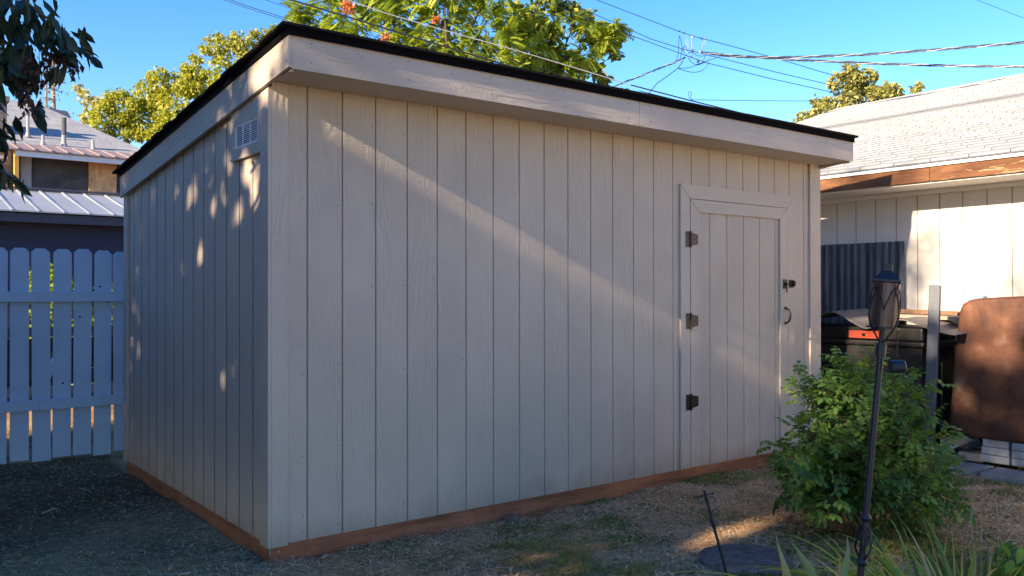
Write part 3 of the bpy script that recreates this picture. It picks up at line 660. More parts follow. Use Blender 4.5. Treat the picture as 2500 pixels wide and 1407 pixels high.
for k,(s,z) in enumerate(((1,-.01),(.95,.02),(.6,.038))):
    for i in range(8): w=2*math.pi*i/8; m.v.append((c.x+.045*s*math.cos(w)*(1+.2*math.sin(i*2.1)),-.07+.035*s*math.sin(w),z))
for k in range(2):
    for i in range(8): m.f.append((k*8+i,k*8+(i+1)%8,(k+1)*8+(i+1)%8,(k+1)*8+i)); m.mi.append(0)
m.f.append(tuple(16+i for i in range(8))); m.mi.append(0)
o=m.build('small_rock',M_rockm,smooth=True); origin(o,(c.x,-.07,0)); tag(o,'small grey rock at the foot of the shed skirt','rock')
chips=[((792,1358),.05,.6,'pale wood chip leaning on the skirt near the shed corner'),((722,1378),.07,2.4,'pale wood chip lying just right of the shed corner'),((416,1385),.05,1.2,'thin wood splinter left of the shed corner'),((450,1400),.06,-.4,'wood splinter lowest in the photo left of the corner'),((120,1247),.09,.5,'pale wood splinter on dark soil near the fence')]
for (px,py),ln,a,lab in chips:
    c=on(px,py,2,.012); m=MB(); d=Vector((math.cos(a),math.sin(a),.1)); s=Vector((-math.sin(a),math.cos(a),0)); m.obox(c,d*ln/2,s*.008,Vector((0,0,.004))); o=m.build('wood_chip',plain('fresh_wood_chip',(.36,.29,.22),.8) if 'fresh_wood_chip' not in bpy.data.materials else bpy.data.materials['fresh_wood_chip'])
    origin(o,c); tag(o,lab,'wood chip','wood chips lying on the ground')
# ------------------------------------------------------------------ FENCE on the left
fence=empty('picket_fence',(-1,3.8,0),'blue white dog eared picket fence with two rails left of the shed','fence')
x=.245; k=0; pit=.1575
pxs=[]
while x>-3.4:
    w=.137+random.uniform(-.004,.004); x1=x; x0=x-w; lean=random.uniform(-.006,.006); zt_=1.778+random.uniform(-.013,.008); zb_=random.uniform(.0,.03); c=.032
    m=MB(); m.prism([(x0+lean*-1,3.80,zb_),(x1-lean,3.80,zb_),(x1+lean,3.80,zt_-c),(x1-c+lean,3.80,zt_),(x0+c+lean,3.80,zt_),(x0+lean,3.80,zt_-c)],(0,.017,0))
    if k<4:
        m.cur=1
        for q in range(2):
            kx=x0+random.uniform(.03,.11); kz=random.uniform(.3,1.6); m.tube([(kx,3.7998,kz),(kx,3.7985,kz)],.009,7)
        m.cur=0
    m.build('picket',[M_fence,M_dark],fence,bevel=.0015); x-=pit; k+=1
for z0,z1 in((1.331,1.417),(.434,.520)):
    m=MB(); m.box(-3.4,.3,3.762,3.7985,z0,z1); m.build('rail',M_fence,fence,bevel=.002)
# things beyond the fence
low=empty('low_plank_fence',(-1,5.2,0),'low brown plank fence seen through the picket gaps','fence')
for z0,z1 in((.98,1.07),(.32,.40)):
    m=MB(); m.box(-4.5,1.5,5.18,5.215,z0,z1); m.build('rail',M_plankb,low)
for k in range(3):
    m=MB(); m.box(-4.5,1.5,5.216,5.235,.50+k*.155,.65+k*.155); m.build('board',wood('red_brown_board',(.06,.02,.012),(.13,.045,.025),0) if k==0 else bpy.data.materials['red_brown_board'],low)
o=MB(); o.tube([(-.9+.55,4.6,.45),(-.9+.75,4.62,.95)],.03,8); o=o.build('white_pipe',M_wht); origin(o,(-.3,4.6,.45)); tag(o,'white pipe leaning behind the picket fence','pipe')
# garage
gy=8.5
ga=empty('garage',(-3,gy,0),'navy walled garage with pale ribbed metal roof behind the fence','garage')
ze=on(150,528,1,gy-.2).z
m=MB(); m.box(-12,4.0,gy,gy+4,0,ze+.02); m.build('wall',M_navy,ga)
m=MB(); m.box(-12.2,4.2,gy-.22,gy-.2,ze-.10,ze+.015); m.build('fascia_board',M_fasg,ga)
ztop=on(150,477,1,gy+1.7).z; yr=gy+1.7; sl=(ztop-ze)/(yr-gy+.25)
m=MB(); zf=lambda y:ze+.03+sl*(y-(gy-.25))
def gs(x0,x1,h,y0=gy-.26,y1=yr,lo=0): m.hexa([(x0,y0,zf(y0)+lo),(x1,y0,zf(y0)+lo),(x1,y1,zf(y1)+lo),(x0,y1,zf(y1)+lo),(x0,y0,zf(y0)+h),(x1,y0,zf(y0)+h),(x1,y1,zf(y1)+h),(x0,y1,zf(y1)+h)])
gs(-12.2,4.2,.008)
x=-12.1
while x<4.1: gs(x,x+.03,.026,lo=.0085); x+=.30
# lap step halfway
gs(-12.2,4.2,.016,gy-.25,gy+.6,.0085)
m.hexa([(-12.2,yr,zf(yr)),(4.2,yr,zf(yr)),(4.2,yr+2.3,ze),(-12.2,yr+2.3,ze),(-12.2,yr,zf(yr)+.02),(4.2,yr,zf(yr)+.02),(4.2,yr+2.3,ze+.02),(-12.2,yr+2.3,ze+.02)])
m.build('roof',M_metal,ga)
m=MB(); m.box(-12.2,4.2,yr-.05,yr+.05,zf(yr)+.03,zf(yr)+.055); m.build('ridge_cap',M_fasg,ga)
# grey house behind
gh=empty('grey_house',(-6,18,0),'grey stucco house with hipped shingle roof and boarded plywood panels','house')
Yh=18.0; 
def H(x,y,yy=Yh): return on(x,y,1,yy)
zE=H(170,372).z
xr=H(316,400).x+1.5; xl=H(40,380).x
m=MB(); m.box(xl+.05,xr+4,Yh,Yh+.3,0,zE-.02); m.build('wall',M_stuc,gh)
m=MB(); a=H(50,400);b_=H(76,400); m.box(a.x,b_.x,Yh-.05,Yh-.002,0,zE-.05); m.build('smooth_panel',M_stucp,gh)
m=MB(); a=H(216,400);b_=H(283,400); m.box(a.x,b_.x,Yh-.06,Yh-.003,2.2,zE+.0); m.build('plywood_panel',M_ply,gh)
m=MB(); a=H(33,400);b_=H(46,400); m.box(a.x,b_.x-.02,Yh-.15,Yh-.01,0,zE); m.build('timber_post',M_plyo,gh)
m=MB(); a=H(-60,400);b_=H(33,400); m.box(a.x,b_.x,Yh+.4,Yh+.5,0,zE-.02); m.build('recessed_wall',plain('tan_wall',(.25,.17,.13),.8),gh)
# white fascia and ribbed strip above it
Yf=Yh-.7
f0,f1=on(38,367,1,Yf),on(330,402,1,Yf); zf0=on(38,367,1,Yf).z; zf1=on(38,380,1,Yf).z
m=MB(); m.box(f0.x,f1.x+3,Yf,Yf+.05,zf1,zf0); m.box(-14,f0.x-.02,Yh+.32,Yh+.36,zf1+.05,zf0); m.build('fascia_board',M_wht,gh)
Yt=Yf+1.3; zt2_=on(100,359,1,Yt).z
m=MB(); m.hexa([(f0.x-.3,Yf-.05,zf0+.002),(f1.x+3,Yf-.05,zf0+.002),(f1.x+3,Yt,zt2_),(f0.x-.3,Yt,zt2_),(f0.x-.3,Yf-.05,zf0+.03),(f1.x+3,Yf-.05,zf0+.03),(f1.x+3,Yt,zt2_+.03),(f0.x-.3,Yt,zt2_+.03)])
x=f0.x-.3
while x<f1.x+3:
    m.hexa([(x,Yf-.06,zf0+.031),(x+.05,Yf-.06,zf0+.031),(x+.05,Yt,zt2_+.031),(x,Yt,zt2_+.031),(x,Yf-.06,zf0+.055),(x+.05,Yf-.06,zf0+.055),(x+.05,Yt,zt2_+.055),(x,Yt,zt2_+.055)]); x+=.33
m.build('ribbed_eave',M_rib,gh)
# porch shadow caster: side return of eave
# hipped roof: eave line at Yt, ridge further back
ridgeY=Yt+5.5
A=Vector((-16,Yt-.02,zt2_+.03)); Bp=on(385,362,1,Yt-.02); Bp.z=zt2_+.03; 
r1=on(87,252,1,ridgeY); r0=on(18,262,1,ridgeY); r0.z=min(r0.z,r1.z); 
m=MB(); r0b=Vector((r1.x-1.2,ridgeY,r1.z-.0)); ll=on(-300,345,1,Yt)
vs=[A,Bp,r1,Vector((r1.x-.6,ridgeY,r1.z)),Vector((-16,ridgeY+.1,on(-40,275,1,ridgeY).z)),Vector((Bp.x,Yt+11,Bp.z)),Vector((-16,Yt+11,Bp.z))]
m.add(vs,[(0,1,2,3,4),(1,5,2),(5,6,4,3,2)])
m.build('roof',M_groof,gh)
def roofz(x,yy):
    t=(yy-Yt)/(ridgeY-Yt); return zt2_+.03+t*(r1.z-zt2_-.03)
def pipe(pxb,pyb,pyt,r,mat,tip=None,lab=None):
    # base on the roof plane
    best=None
    for i in range(200):
        yy=Yt+i*.03; p=on(pxb,pyb,1,yy)
        e_=abs(p.z-roofz(p.x,yy))
        if best is None or e_<best[0]: best=(e_,p,yy)
    p=best[1]; top=on(pxb,pyt,1,best[2]).z
    m=MB(); m.tube([(p.x,p.y,p.z-.1),(p.x,p.y,top)],r,8); 
    m.tube([(p.x,p.y,p.z-.05),(p.x,p.y,p.z+.06)],[r*1.9,r*1.2],8)
    if tip: m.cur=1; m.tube([(p.x,p.y,top-.0),(p.x,p.y,top+tip)],r*1.15,8)
    o=m.build('vent_pipe',[mat,M_pipedk],gh); return p
pipe(68,330,283,.035,M_pipe,.1); pipe(105,352,330,.033,M_pipe); pipe(156,355,330,.05,M_pipe,.42); pipe(227,362,342,.033,M_pipe)
m=MB(); c=on(-5,340,1,Yt+1.2); c2=on(17,340,1,Yt+1.2); ztp=on(17,236,1,Yt+1.2).z
m.box(c2.x-1.3,c2.x,Yt+1.2,Yt+2.0,c.z-1,ztp-.12); m.box(c2.x-1.35,c2.x+.05,Yt+1.15,Yt+2.05,ztp-.12,ztp); m.tube([(c2.x-.25,Yt+1.6,ztp),(c2.x-.25,Yt+1.6,ztp+.3)],.1,8)
m.build('chimney',M_brick,gh)
m=MB(); q=on(100,263,1,ridgeY-.6); m.hexa([(q.x-.1,ridgeY-1.0,q.z-.35),(q.x+.7,ridgeY-1.0,q.z-.42),(q.x+.7,ridgeY-.5,q.z-.1),(q.x-.1,ridgeY-.5,q.z-.1),(q.x-.1,ridgeY-1.0,q.z-.18),(q.x+.7,ridgeY-1.0,q.z-.25),(q.x+.7,ridgeY-.5,q.z+.0),(q.x-.1,ridgeY-.5,q.z+.05)]); m.build('roof_hatch',M_pipedk,gh)
# ------------------------------------------------------------------ TREES
def blob_leaves(L,c,R,n,ls,kind,flat=.85,varc=.5,shell=.45,vs=.22):
    """leaves spread through an uneven ball"""
    d=rdir(n); u=RNG.random(n); r=R*(shell+(1-shell)*u**.6)*(1+.18*np.sin(d[:,0]*7+c[0])*np.sin(d[:,2]*6+c[1]))
    P=np.array(c)[None]+d*r[:,None]*np.array([1,1,flat])
    if kind=='simple':
        D=rdir(n,-.5); N=rdir(n,1.3); 
        L.add(P,D,N,RNG.uniform(.7,1.2,n)*ls,RNG.uniform(.5,.8,n)*ls,varc+RNG.normal(0,vs,n))
    elif kind=='frond':
        for i in range(n):
            ax=d[i]*np.array([1,1,.5])+RNG.normal(0,.35,3); ax[2]-=.15; ax/=np.linalg.norm(ax); up=np.array([0,0,1.])+RNG.normal(0,.35,3)
            sd=np.cross(ax,up); sd/=np.linalg.norm(sd); nm=np.cross(sd,ax); k=8; t=np.linspace(.12,1,k)
            fl=ls*RNG.uniform(.7,1.15); mid=P[i][None]+ax[None]*(t*fl)[:,None]; mid[:,2]-=(t**2)*fl*.22
            vv=varc+RNG.normal(0,vs)
            for s in(1,-1):
                L.add(mid,sd[None]*s+ax[None]*.35+np.array([[0,0,-.25]]),nm[None],fl*.34*(1.05-.4*t),fl*.165,vv+RNG.normal(0,.06,k))
def limbs(m,base,top,ends,r0,sway=.15,tw=None):
    base=Vector(base); top=Vector(top); N=5
    tr=[base.lerp(top,i/N)+Vector((random.uniform(-1,1),random.uniform(-1,1),0))*sway*(i>0)*.5 for i in range(N+1)]
    m.tube(tr,[r0*(1-.65*i/N) for i in range(N+1)],8)
    for e in ends:
        e=Vector(e); t=random.uniform(.35,.95); s=tr[min(N,int(t*N))]; mid=s.lerp(e,.5)+Vector((random.uniform(-1,1),random.uniform(-1,1),random.uniform(.0,1)))*sway*1.5
        L=(e-s).length; r=r0*.22+.01*L*.3; m.tube([s,s.lerp(mid,.5)+Vector((0,0,.03*L)),mid,mid.lerp(e,.5),e],[r,r*.8,r*.55,r*.35,r*.15],5,False)
        for q in range(3):
            st=mid.lerp(e,random.uniform(0,.8)); en=st+Vector(rdir(1)[0])*(tw if tw else L*.28); m.tube([st,st.lerp(en,.5)+Vector((0,0,.02*L)),en],[r*.3,r*.2,r*.08],4,False)
def tree(name,circ,D,leaf,mat,bark,ls,kind,label,cat='tree',dens=1,basepx=None,trunkr=.2,group=None,dj=.5,flat=.85,shell=.45,varc=.5,minz=.5,vs=.22):
    cs=[]
    for (x,y,r) in circ:
        dd=D+random.uniform(-dj,dj)*r*D/FPX*2; p=at(x,y,dd); cs.append((p,r*dd/FPX))
    bx=basepx if basepx else circ[0][0]; b=at(bx,720,D); base=Vector((b.x,b.y,0)); mean=sum((p.z for p,_ in cs))/len(cs)
    t=empty(name,base,label,cat,group)
    m=MB(); topz=max(p.z for p,_ in cs); limbs(m,base-Vector((0,0,.2)),(base.x,base.y,max(minz,topz*.85)),[p for p,q_ in cs if q_>.62*max(z_ for _,z_ in cs)],trunkr,.15,.5*sum(r_ for _,r_ in cs)/len(cs))
    m.build('trunk',bark,t,smooth=True)
    L=Leaves()
    for p,r in cs:
        n=int(dens*(r/ls)**2*(34 if kind=='simple' else 22)); blob_leaves(L,(p.x,p.y,p.z),r,max(n,6),ls,kind,flat,varc,shell,vs)
    L.build('crown',mat,t); return t,cs
def subc(poly,r,n,jit=.35):   # fill a hand drawn list of big circles with smaller ones for an uneven outline
    out=[]
    for (x,y,R) in poly:
        out.append((x,y,R*.72))
        for k in range(n):
            a=random.uniform(0,2*math.pi); q=R*random.uniform(.55,.95); rr=R*random.uniform(.22,.42); out.append((x+math.cos(a)*q,y+math.sin(a)*q,rr))
    return out
tree('maple_tree',subc([(300,320,50),(240,310,34),(400,330,50),(300,265,52),(360,225,50),(430,205,52),(440,285,80),(345,300,55),(520,200,60),(250,270,30),(530,280,80),(640,190,60),(600,240,60),(470,350,60)],0,7),27,0,L_maple,M_bark,.115,'simple','broad yellow green maple behind the shed roof on the left',dens=1.0,basepx=450,trunkr=.35,varc=.5)
tree('tall_pale_tree',subc([(540,125,42),(600,105,40),(650,95,38),(700,100,45),(590,165,45),(480,145,22),(660,160,50),(500,120,14)],0,7),33,0,L_pale,M_barkl,.15,'simple','paler feathery tree rising behind the maple',dens=.85,basepx=620,trunkr=.3,shell=.2,vs=.3)
tree('sparse_tree',subc([(205,240,22),(235,262,26),(262,250,22),(215,285,22),(190,215,12)],0,6),40,0,L_olive,M_barkl,.22,'simple','thin sparse tree between the conifer and the maple',dens=.7,basepx=225,trunkr=.15,shell=.1,varc=.75)
# conifer with bare top
con=at(128,720,44); cb=Vector((con.x,con.y,0)); t=empty('conifer',cb,'ragged half bare conifer above the grey house roof','tree')
topz=at(132,138,44).z; m=MB(); m.tube([cb,(cb.x+.1,cb.y,topz*.6),(cb.x,cb.y,topz)],[.3,.18,.03],8); L=Leaves()
b2=at(112,720,44); m2=MB(); m2.tube([(b2.x,b2.y,0),(b2.x,b2.y,at(112,170,44).z)],[.25,.03],6); m2.build('trunk',M_barkl,t)
for k in range(120):
    z=random.uniform(.42,1)**.8*topz; f=1-z/topz; r=.35+f*3.2*random.uniform(.6,1.1); a=random.uniform(0,6.28); s=Vector((cb.x,cb.y,z)); e=s+Vector((math.cos(a)*r,math.sin(a)*r,-.12*r)); m.tube([s,s.lerp(e,.5)+Vector((0,0,.05)),e],[.035,.02,.008],4,False)
    nn=int((60 if z<topz*.72 else 5)*random.uniform(.3,1.2)); tt=RNG.uniform(.3,1,nn)
    if nn: P=np.array(s)[None]+(np.array(e)-np.array(s))[None]*tt[:,None]+RNG.normal(0,.12,(nn,3)); L.add(P,rdir(nn,-.6),rdir(nn,1),.26,.07,.5+RNG.normal(0,.3,nn))
m.build('trunk',M_barkl,t); L.build('crown',L_con,t)
# centre tree with pinnate leaves
t,cs=tree('pinnate_tree',subc([(760,75,45),(830,40,60),(900,100,70),(980,40,80),(1000,120,60),(1080,60,75),(1120,140,65),(1180,60,65),(1200,150,60),(1060,180,60),(930,-30,80),(1080,-50,90),(1200,-40,70),(740,30,16),(950,170,60),(1240,110,35),(860,150,40)],0,5),19,0,L_ail,M_bark,.38,'frond','bright green tree with long feather leaves and orange seed clusters behind the shed',dens=1.5,basepx=1080,trunkr=.3,varc=.55)
for x,y,r in((850,21,15),(1065,52,7),(942,95,6)):
    L=Leaves(); p=at(x,y,17.2); rr=r*17.2/FPX; n=int(60*(r/10)); L.add(np.array(p)[None]+RNG.normal(0,rr*.5,(n,3)),rdir(n,.5),rdir(n),.11,.05,RNG.random(n))
    L.build('seed_cluster',L_red,t)
# darker ragged tree right of it
rag,_=tree('ragged_tree',subc([(1290,40,50),(1350,90,45),(1300,150,45),(1380,150,40),(1330,-20,60),(1410,40,38),(1450,100,38),(1490,80,26),(1500,120,24),(1440,170,30),(1400,190,32),(1470,200,22),(1270,90,40),(1360,200,30),(1515,100,14),(1530,225,10),(1540,240,8),(1250,200,30)],0,6),21,0,L_dark,M_bark,.16,'simple','darker ragged tree with visible twisting limbs right of the feather leaved tree',dens=1.3,basepx=1235,trunkr=.28,shell=.15,varc=.6,vs=.3)
L=Leaves()
for x,y,r_ in((1290,85,22),(1325,120,26),(1262,165,20),(1380,165,22),(1440,60,18),(1430,135,20),(1345,40,20),(1480,95,16),(1400,205,20),(1310,195,24),(1500,60,10),(1250,40,18)):
    p=at(x,y,20.4); blob_leaves(L,tuple(p),r_*20.4/FPX,34,.36,'frond',.85,.6,.3)
L.build('crown',L_ail,rag)
tree('olive_tree',subc([(2075,190,32),(2110,220,42),(2060,240,40),(2150,230,36),(2010,270,38),(1975,285,22),(2190,225,22),(2080,165,16),(2240,215,14),(2130,180,16),(2040,205,18),(1950,300,12)],0,8),24,0,L_olive,M_bark,.14,'simple','small olive green tree behind the white house roof',dens=1.3,basepx=2080,trunkr=.25,shell=.2)
# shrub seen through the fence gaps
L=Leaves(); 
for c,r in(((.05,5.9,1.15),.45),((.15,5.9,.75),.4),((-.05,5.85,1.5),.28),((.75,6.0,1.1),.5)): blob_leaves(L,c,r,420,.07,'simple')
s=empty('leafy_shrub',(.1,5.9,0),'sunlit green shrub behind the picket fence beside the shed','shrub'); L.build('foliage',L_ail,s)
m=MB(); limbs(m,(.1,5.9,0),(.1,5.9,.9),[(.0,5.9,1.4),(.3,5.9,1.2),(-.1,5.9,1.0)],.02,.05); m.build('stem',M_bark,s)
# ------------------------------------------------------------------ shade tree on the left (branch hangs into view)
sh=empty('cherry_tree',(-4.9,.6,0),'dark leaved tree whose drooping branch hangs in from the upper left','tree')
m=MB(); L=Leaves(); S=Leaves()
# crown outside of the frame; throws the dappled shade
cent=[]
for k in range(270):
    c=(random.uniform(-8.6,-3.9),random.uniform(-1.6,4.6),random.uniform(.8,6.2)); 
    cent.append(c)
def top_at(y): return 5.9 if y<-1.35 else (4.75 if y<.02 else 6.6)
cent2=[]
for c in cent:
    tp=top_at(c[1])+ (c[0]+6)*-.41
    if c[2]>tp-.45: c=(c[0],c[1],tp-.45-random.random()*.8)
    cent2.append(c)
for c in cent2: blob_leaves(L,c,.62,170,.18,'simple',.85,.45,.2)
for k in range(45): blob_leaves(L,(random.uniform(-8.4,-4.5),random.uniform(-1.3,1.2),random.uniform(1.3,4.1)),.6,200,.18,'simple',.85,.45,.2)
for k in range(22): blob_leaves(L,(random.uniform(-7.5,-4.5),random.uniform(1.0,3.4),random.uniform(2.3,5.2)),.6,200,.18,'simple',.85,.45,.2)
for k in range(27): blob_leaves(L,(random.uniform(-8,-4.6),random.uniform(-1.3,-.2),random.uniform(4.5,6.9)),.6,34,.15,'simple',.85,.45,.1)
limbs(m,(-4.9,.6,-.2),(-5.4,.8,3.4),[cent2[i] for i in range(0,230,12)],.16,.3)
# the visible hanging branch
DB=3.4
def leafspray(p,dirv,n,ls,L,vc=.4):
    p=np.array(p); 
    for i in range(n):
        a=np.array(dirv)+RNG.normal(0,.5,3); a[2]-=.75; a/=np.linalg.norm(a); L.add([p+RNG.normal(0,.02,3)],a,rdir(1)[0],ls*RNG.uniform(.75,1.2),ls*.36*RNG.uniform(.8,1.2),vc+RNG.normal(0,.25))
def hang(pts,r,nper,ls,sprd=.035,n2=3,seed=0):
    P=[at(x,y,DB+dz) for x,y,dz in pts]; m.tube(P,[r*(1-.7*i/(len(P)-1)) for i in range(len(P))],5)
    for i in range(len(P)-1):
        d=(P[i+1]-P[i]).normalized()
        for k in range(nper):
            q=P[i].lerp(P[i+1],(k+random.random())/nper)+Vector(RNG.normal(0,sprd,3)*np.array([1,1,.8])); leafspray(q,d*.5,n2,ls,L)
hang([(-260,-40,.2),(-80,-60,.1),(10,-40,0),(60,5,0),(100,35,0),(140,60,0),(160,85,0),(170,105,0)],.009,3,.09)
hang([(10,-40,0),(10,40,.1),(25,110,.1),(40,150,.1)],.005,5,.11,.05)
hang([(60,5,.1),(75,60,.1),(95,100,.1),(105,140,.15)],.004,4,.095,.045)
hang([(100,35,0),(130,85,0),(160,95,0),(180,105,0),(188,112,0)],.004,3,.08,.02,2)
hang([(-40,60,.2),(-10,110,.1),(15,160,.1),(35,180,.1)],.005,5,.12,.045)
hang([(-60,200,.3),(-30,270,.2),(-8,300,.2),(0,330,.2)],.005,4,.10,.03)
hang([(-80,340,.3),(-40,390,.2),(-12,405,.2),(10,425,.2)],.005,4,.10,.03)
def tassel(x,y,x2,y2,n,z=0):
    p,q=at(x,y,DB+z),at(x2,y2,DB+z); m.tube([p,q],.0015,4,False)
    for k in range(n):
        c=p.lerp(q,random.uniform(.2,1)); S.add([np.array(c)+RNG.normal(0,.016,3)],np.array([RNG.normal()*.5,RNG.normal()*.5,-1]),rdir(1)[0],RNG.uniform(.02,.04),RNG.uniform(.012,.022),RNG.random())
for (x_,y_,z_) in((10,-40,0),(-40,60,.2),(-60,200,.3),(-80,340,.3)):
    e_=at(x_,y_,DB+z_); a_=Vector((-5.28,.74,2.9)); m.tube([a_,a_.lerp(e_,.35)+Vector((0,0,.25)),a_.lerp(e_,.7)+Vector((0,0,.15)),e_],[.05,.035,.02,.008],6)
tassel(75,110,72,250,60); tassel(95,120,98,205,45); tassel(150,95,158,160,50); tassel(175,110,184,175,40); tassel(60,150,62,265,50); tassel(115,95,112,165,30)
m.build('trunk',M_bark,sh); 
L.gaps=True; fo=L.build('crown',L_near,sh,hi=True,droop=.12); S.build('seed_pods',L_seed,sh)
for (x,y,x2,y2) in(((185,118,246,138)),((205,125,238,160)),((200,130,226,172))):
    pass
L=Leaves()
for (x,y,x2,y2,w) in((200,118,248,137,.02),(208,130,238,163,.019),(210,136,224,174,.016)):
    p,q=at(x,y,DB),at(x2,y2,DB); d=q-p; L.add([tuple(p)],tuple(d),(0,0,1) if abs(d.normalized().z)<.9 else (1,0,0),d.length,w,.3)
L.build('leaf_spray',L_near,sh,hi=True,droop=.1)
# second off-frame tree, added to shade the lawn and tank
s2=empty('added_shade_tree',(-6.6,-3.4,0),'leafy shade tree added out of view to the left of the yard','tree')
m=MB(); L=Leaves(); c3=[]
for k in range(120):
    c=(random.uniform(-8.6,-4.9),random.uniform(-4.9,-1.7),random.uniform(.9,5.8)); tp=(6.15 if c[1]>-2.4 else 5.85)+(c[0]+6)*-.41
    if c[2]>tp-.45: c=(c[0],c[1],tp-.45-random.random()*.9)
    c3.append(c)
for c in c3: blob_leaves(L,c,.62,150,.17,'simple',.85,.45,.2)
for c in((-6.2,-2.2,6.6),(-6.3,-3.0,6.3)): blob_leaves(L,c,.32,30,.15,'simple',.85,.45,.1)
limbs(m,(-6.6,-3.4,-.2),(-6.6,-3.3,3.4),[c3[i] for i in range(0,120,8)],.16,.3)
m.build('trunk',M_bark,s2); L.gaps=True; L.build('crown',L_near,s2)
# ------------------------------------------------------------------ ROSE BUSH
rb=Vector((2.93,-1.57,0)); bush=empty('rose_bush',rb,'leafy green rose bush growing in front of the shed door end','bush')
m=MB(); L=Leaves()
def spray(p,d,ln,vc):
    """arching twig with compound leaves of 5-7 leaflets"""
    p=np.array(p,float); d=np.array(d,float); d/=np.linalg.norm(d); pts=[p.copy()]; q=p.copy(); k=6
    for i in range(k): d=d+np.array([0,0,-.10]); d/=np.linalg.norm(d); q=q+d*ln/k; pts.append(q.copy())
    m.tube(pts,[.0028*(1-.6*i/k) for i in range(k+1)],4,False)
    for i in range(1,k+1):
        for rep in range(1 if i<3 else 2):
            a=RNG.normal(0,1,3); a-=d*a.dot(d); a/=np.linalg.norm(a); ax=a*.9+d*.55+np.array([0,0,.1]); ax/=np.linalg.norm(ax)
            up=np.array([0,0,1.])+RNG.normal(0,.25,3); sd=np.cross(ax,up); sd/=np.linalg.norm(sd); nm=np.cross(sd,ax)
            R=RNG.uniform(.040,.068); b=pts[i]; v=vc+RNG.normal(0,.10)
            m.tube([b,b+ax*R*1.3],.0009,3,False)
            dr=np.array([0,0,-.35])
            for t,s in((.55,1),(.55,-1),(1.0,1),(1.0,-1)): L.add([b+ax*R*t],sd*s+ax*.45+dr,nm,R*.68,R*.40,v+RNG.normal(0,.05))
            L.add([b+ax*R*1.28],ax+dr*1.2,nm,R*.78,R*.46,v)
# canes rise from the base and fill an uneven mound
def inside(x,y):   # photo outline of the bush, in surveyed pixels on the bush plane
    prof=[(915,2080,2130),(940,2020,2190),(975,2005,2225),(1010,2015,2235),(1055,2010,2230),(1085,1970,2235),(1120,1950,2250),(1160,1955,2265),(1210,1965,2265),(1250,2005,2240),(1290,2050,2190)]
    for (ya,a,b),(yb_,c,d) in zip(prof,prof[1:]):
        if ya<=y<=yb_:
            t=(y-ya)/(yb_-ya); return a+(c-a)*t<x<b+(d-b)*t
    return False
cnt=0; tries=0
while cnt<255 and tries<9000:
    tries+=1
    x=random.uniform(1880,2345); y=random.uniform(880,1290)
    if not inside(2105+(x-2105)*.90,y): continue
    if y>1225 and random.random()<.6: continue
    dpt=random.gauss(0,.20)*(.5 if y>1225 else 1); c=at(x,y,4.95+dpt)
    if c.y>-.25 and c.x<5: continue
    out=Vector((c.x-rb.x,c.y-rb.y,0)); dd=Vector((out.x*.8,out.y*.8,.35))+Vector(RNG.normal(0,.25,3))
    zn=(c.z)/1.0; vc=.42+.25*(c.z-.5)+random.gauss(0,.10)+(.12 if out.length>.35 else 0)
    st=c-dd.normalized()*.09; spray(st,dd,random.uniform(.12,.28),vc)
    if cnt%5==0:
        b0=rb+Vector((random.uniform(-.09,.09),random.uniform(-.09,.09),-.02)); mid=b0.lerp(st,.5)+Vector((-(c.x-rb.x)*.12,-(c.y-rb.y)*.12,.06)); m.tube([b0,b0.lerp(mid,.5)+Vector((0,0,.03)),mid,mid.lerp(st,.55)+Vector((0,0,.02)),st],[.0065,.006,.0055,.0045,.0028],5,False)
    cnt+=1
for (x,y,dx,dz) in((1975,985,-.5,.9),(2135,905,-.1,1),(2240,960,.6,.8),(2080,915,-.3,1),(2270,1060,.9,.3),(1925,1085,-.8,.5),(1990,1020,-1,.2),(2300,1190,1,0),(1975,960,-.3,1)):
    c=at(x,y,4.9); dd=R_*dx+Vector((0,0,dz)); spray(c-dd.normalized()*.1,dd,.22,.7)
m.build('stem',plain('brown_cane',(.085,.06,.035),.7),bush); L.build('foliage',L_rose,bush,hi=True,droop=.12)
# ------------------------------------------------------------------ GARDEN TORCH
DT=2.8; u=DT/FPX
T0=at(2150,858,DT); lean=math.atan(50/547.)
a=(U0*math.cos(lean)+R0*math.sin(lean)).normalized(); b=(R0*math.cos(lean)-U0*math.sin(lean)).normalized(); c=a.cross(b)
def TL(r,s,d=0): return T0+b*r+a*s+c*d
Lp=(T0.z+.02)/a.z
torch=empty('garden_torch',T0-a*Lp,'tall dark metal garden torch lantern leaning in front of the bush','torch')
m=MB(); m.tube([TL(0,-Lp),TL(0,.0)],.0105,10); m.tube([TL(0,.0),TL(0,.10)],.0085,8)
for z0,r in((-.555,.018),(-.70,.021)): m.tube([TL(0,z0),TL(0,z0+.012),TL(0,z0+.026)],[.012,r,.012],10)
m.build('pole',M_torch,torch,smooth=False)
m=MB()
for k in range(4):
    pts=[]
    for i in range(13):
        t=i/12; w=k*math.pi/2+t*math.pi*1.0; rr=.006+.019*math.sin(math.pi*t); pts.append(TL(rr*math.cos(w),-.69+.13*t,rr*math.sin(w)))
    m.tube(pts,.0036,5)
m.build('twisted_basket',M_torch,torch)
m=MB(); m.tube([TL(0,-.016),TL(0,.026)],.0165,10); m.build('collar',M_torch,torch)
m=MB()
n=24
m.tube([TL(0,.074),TL(0,.080)],.050,n)
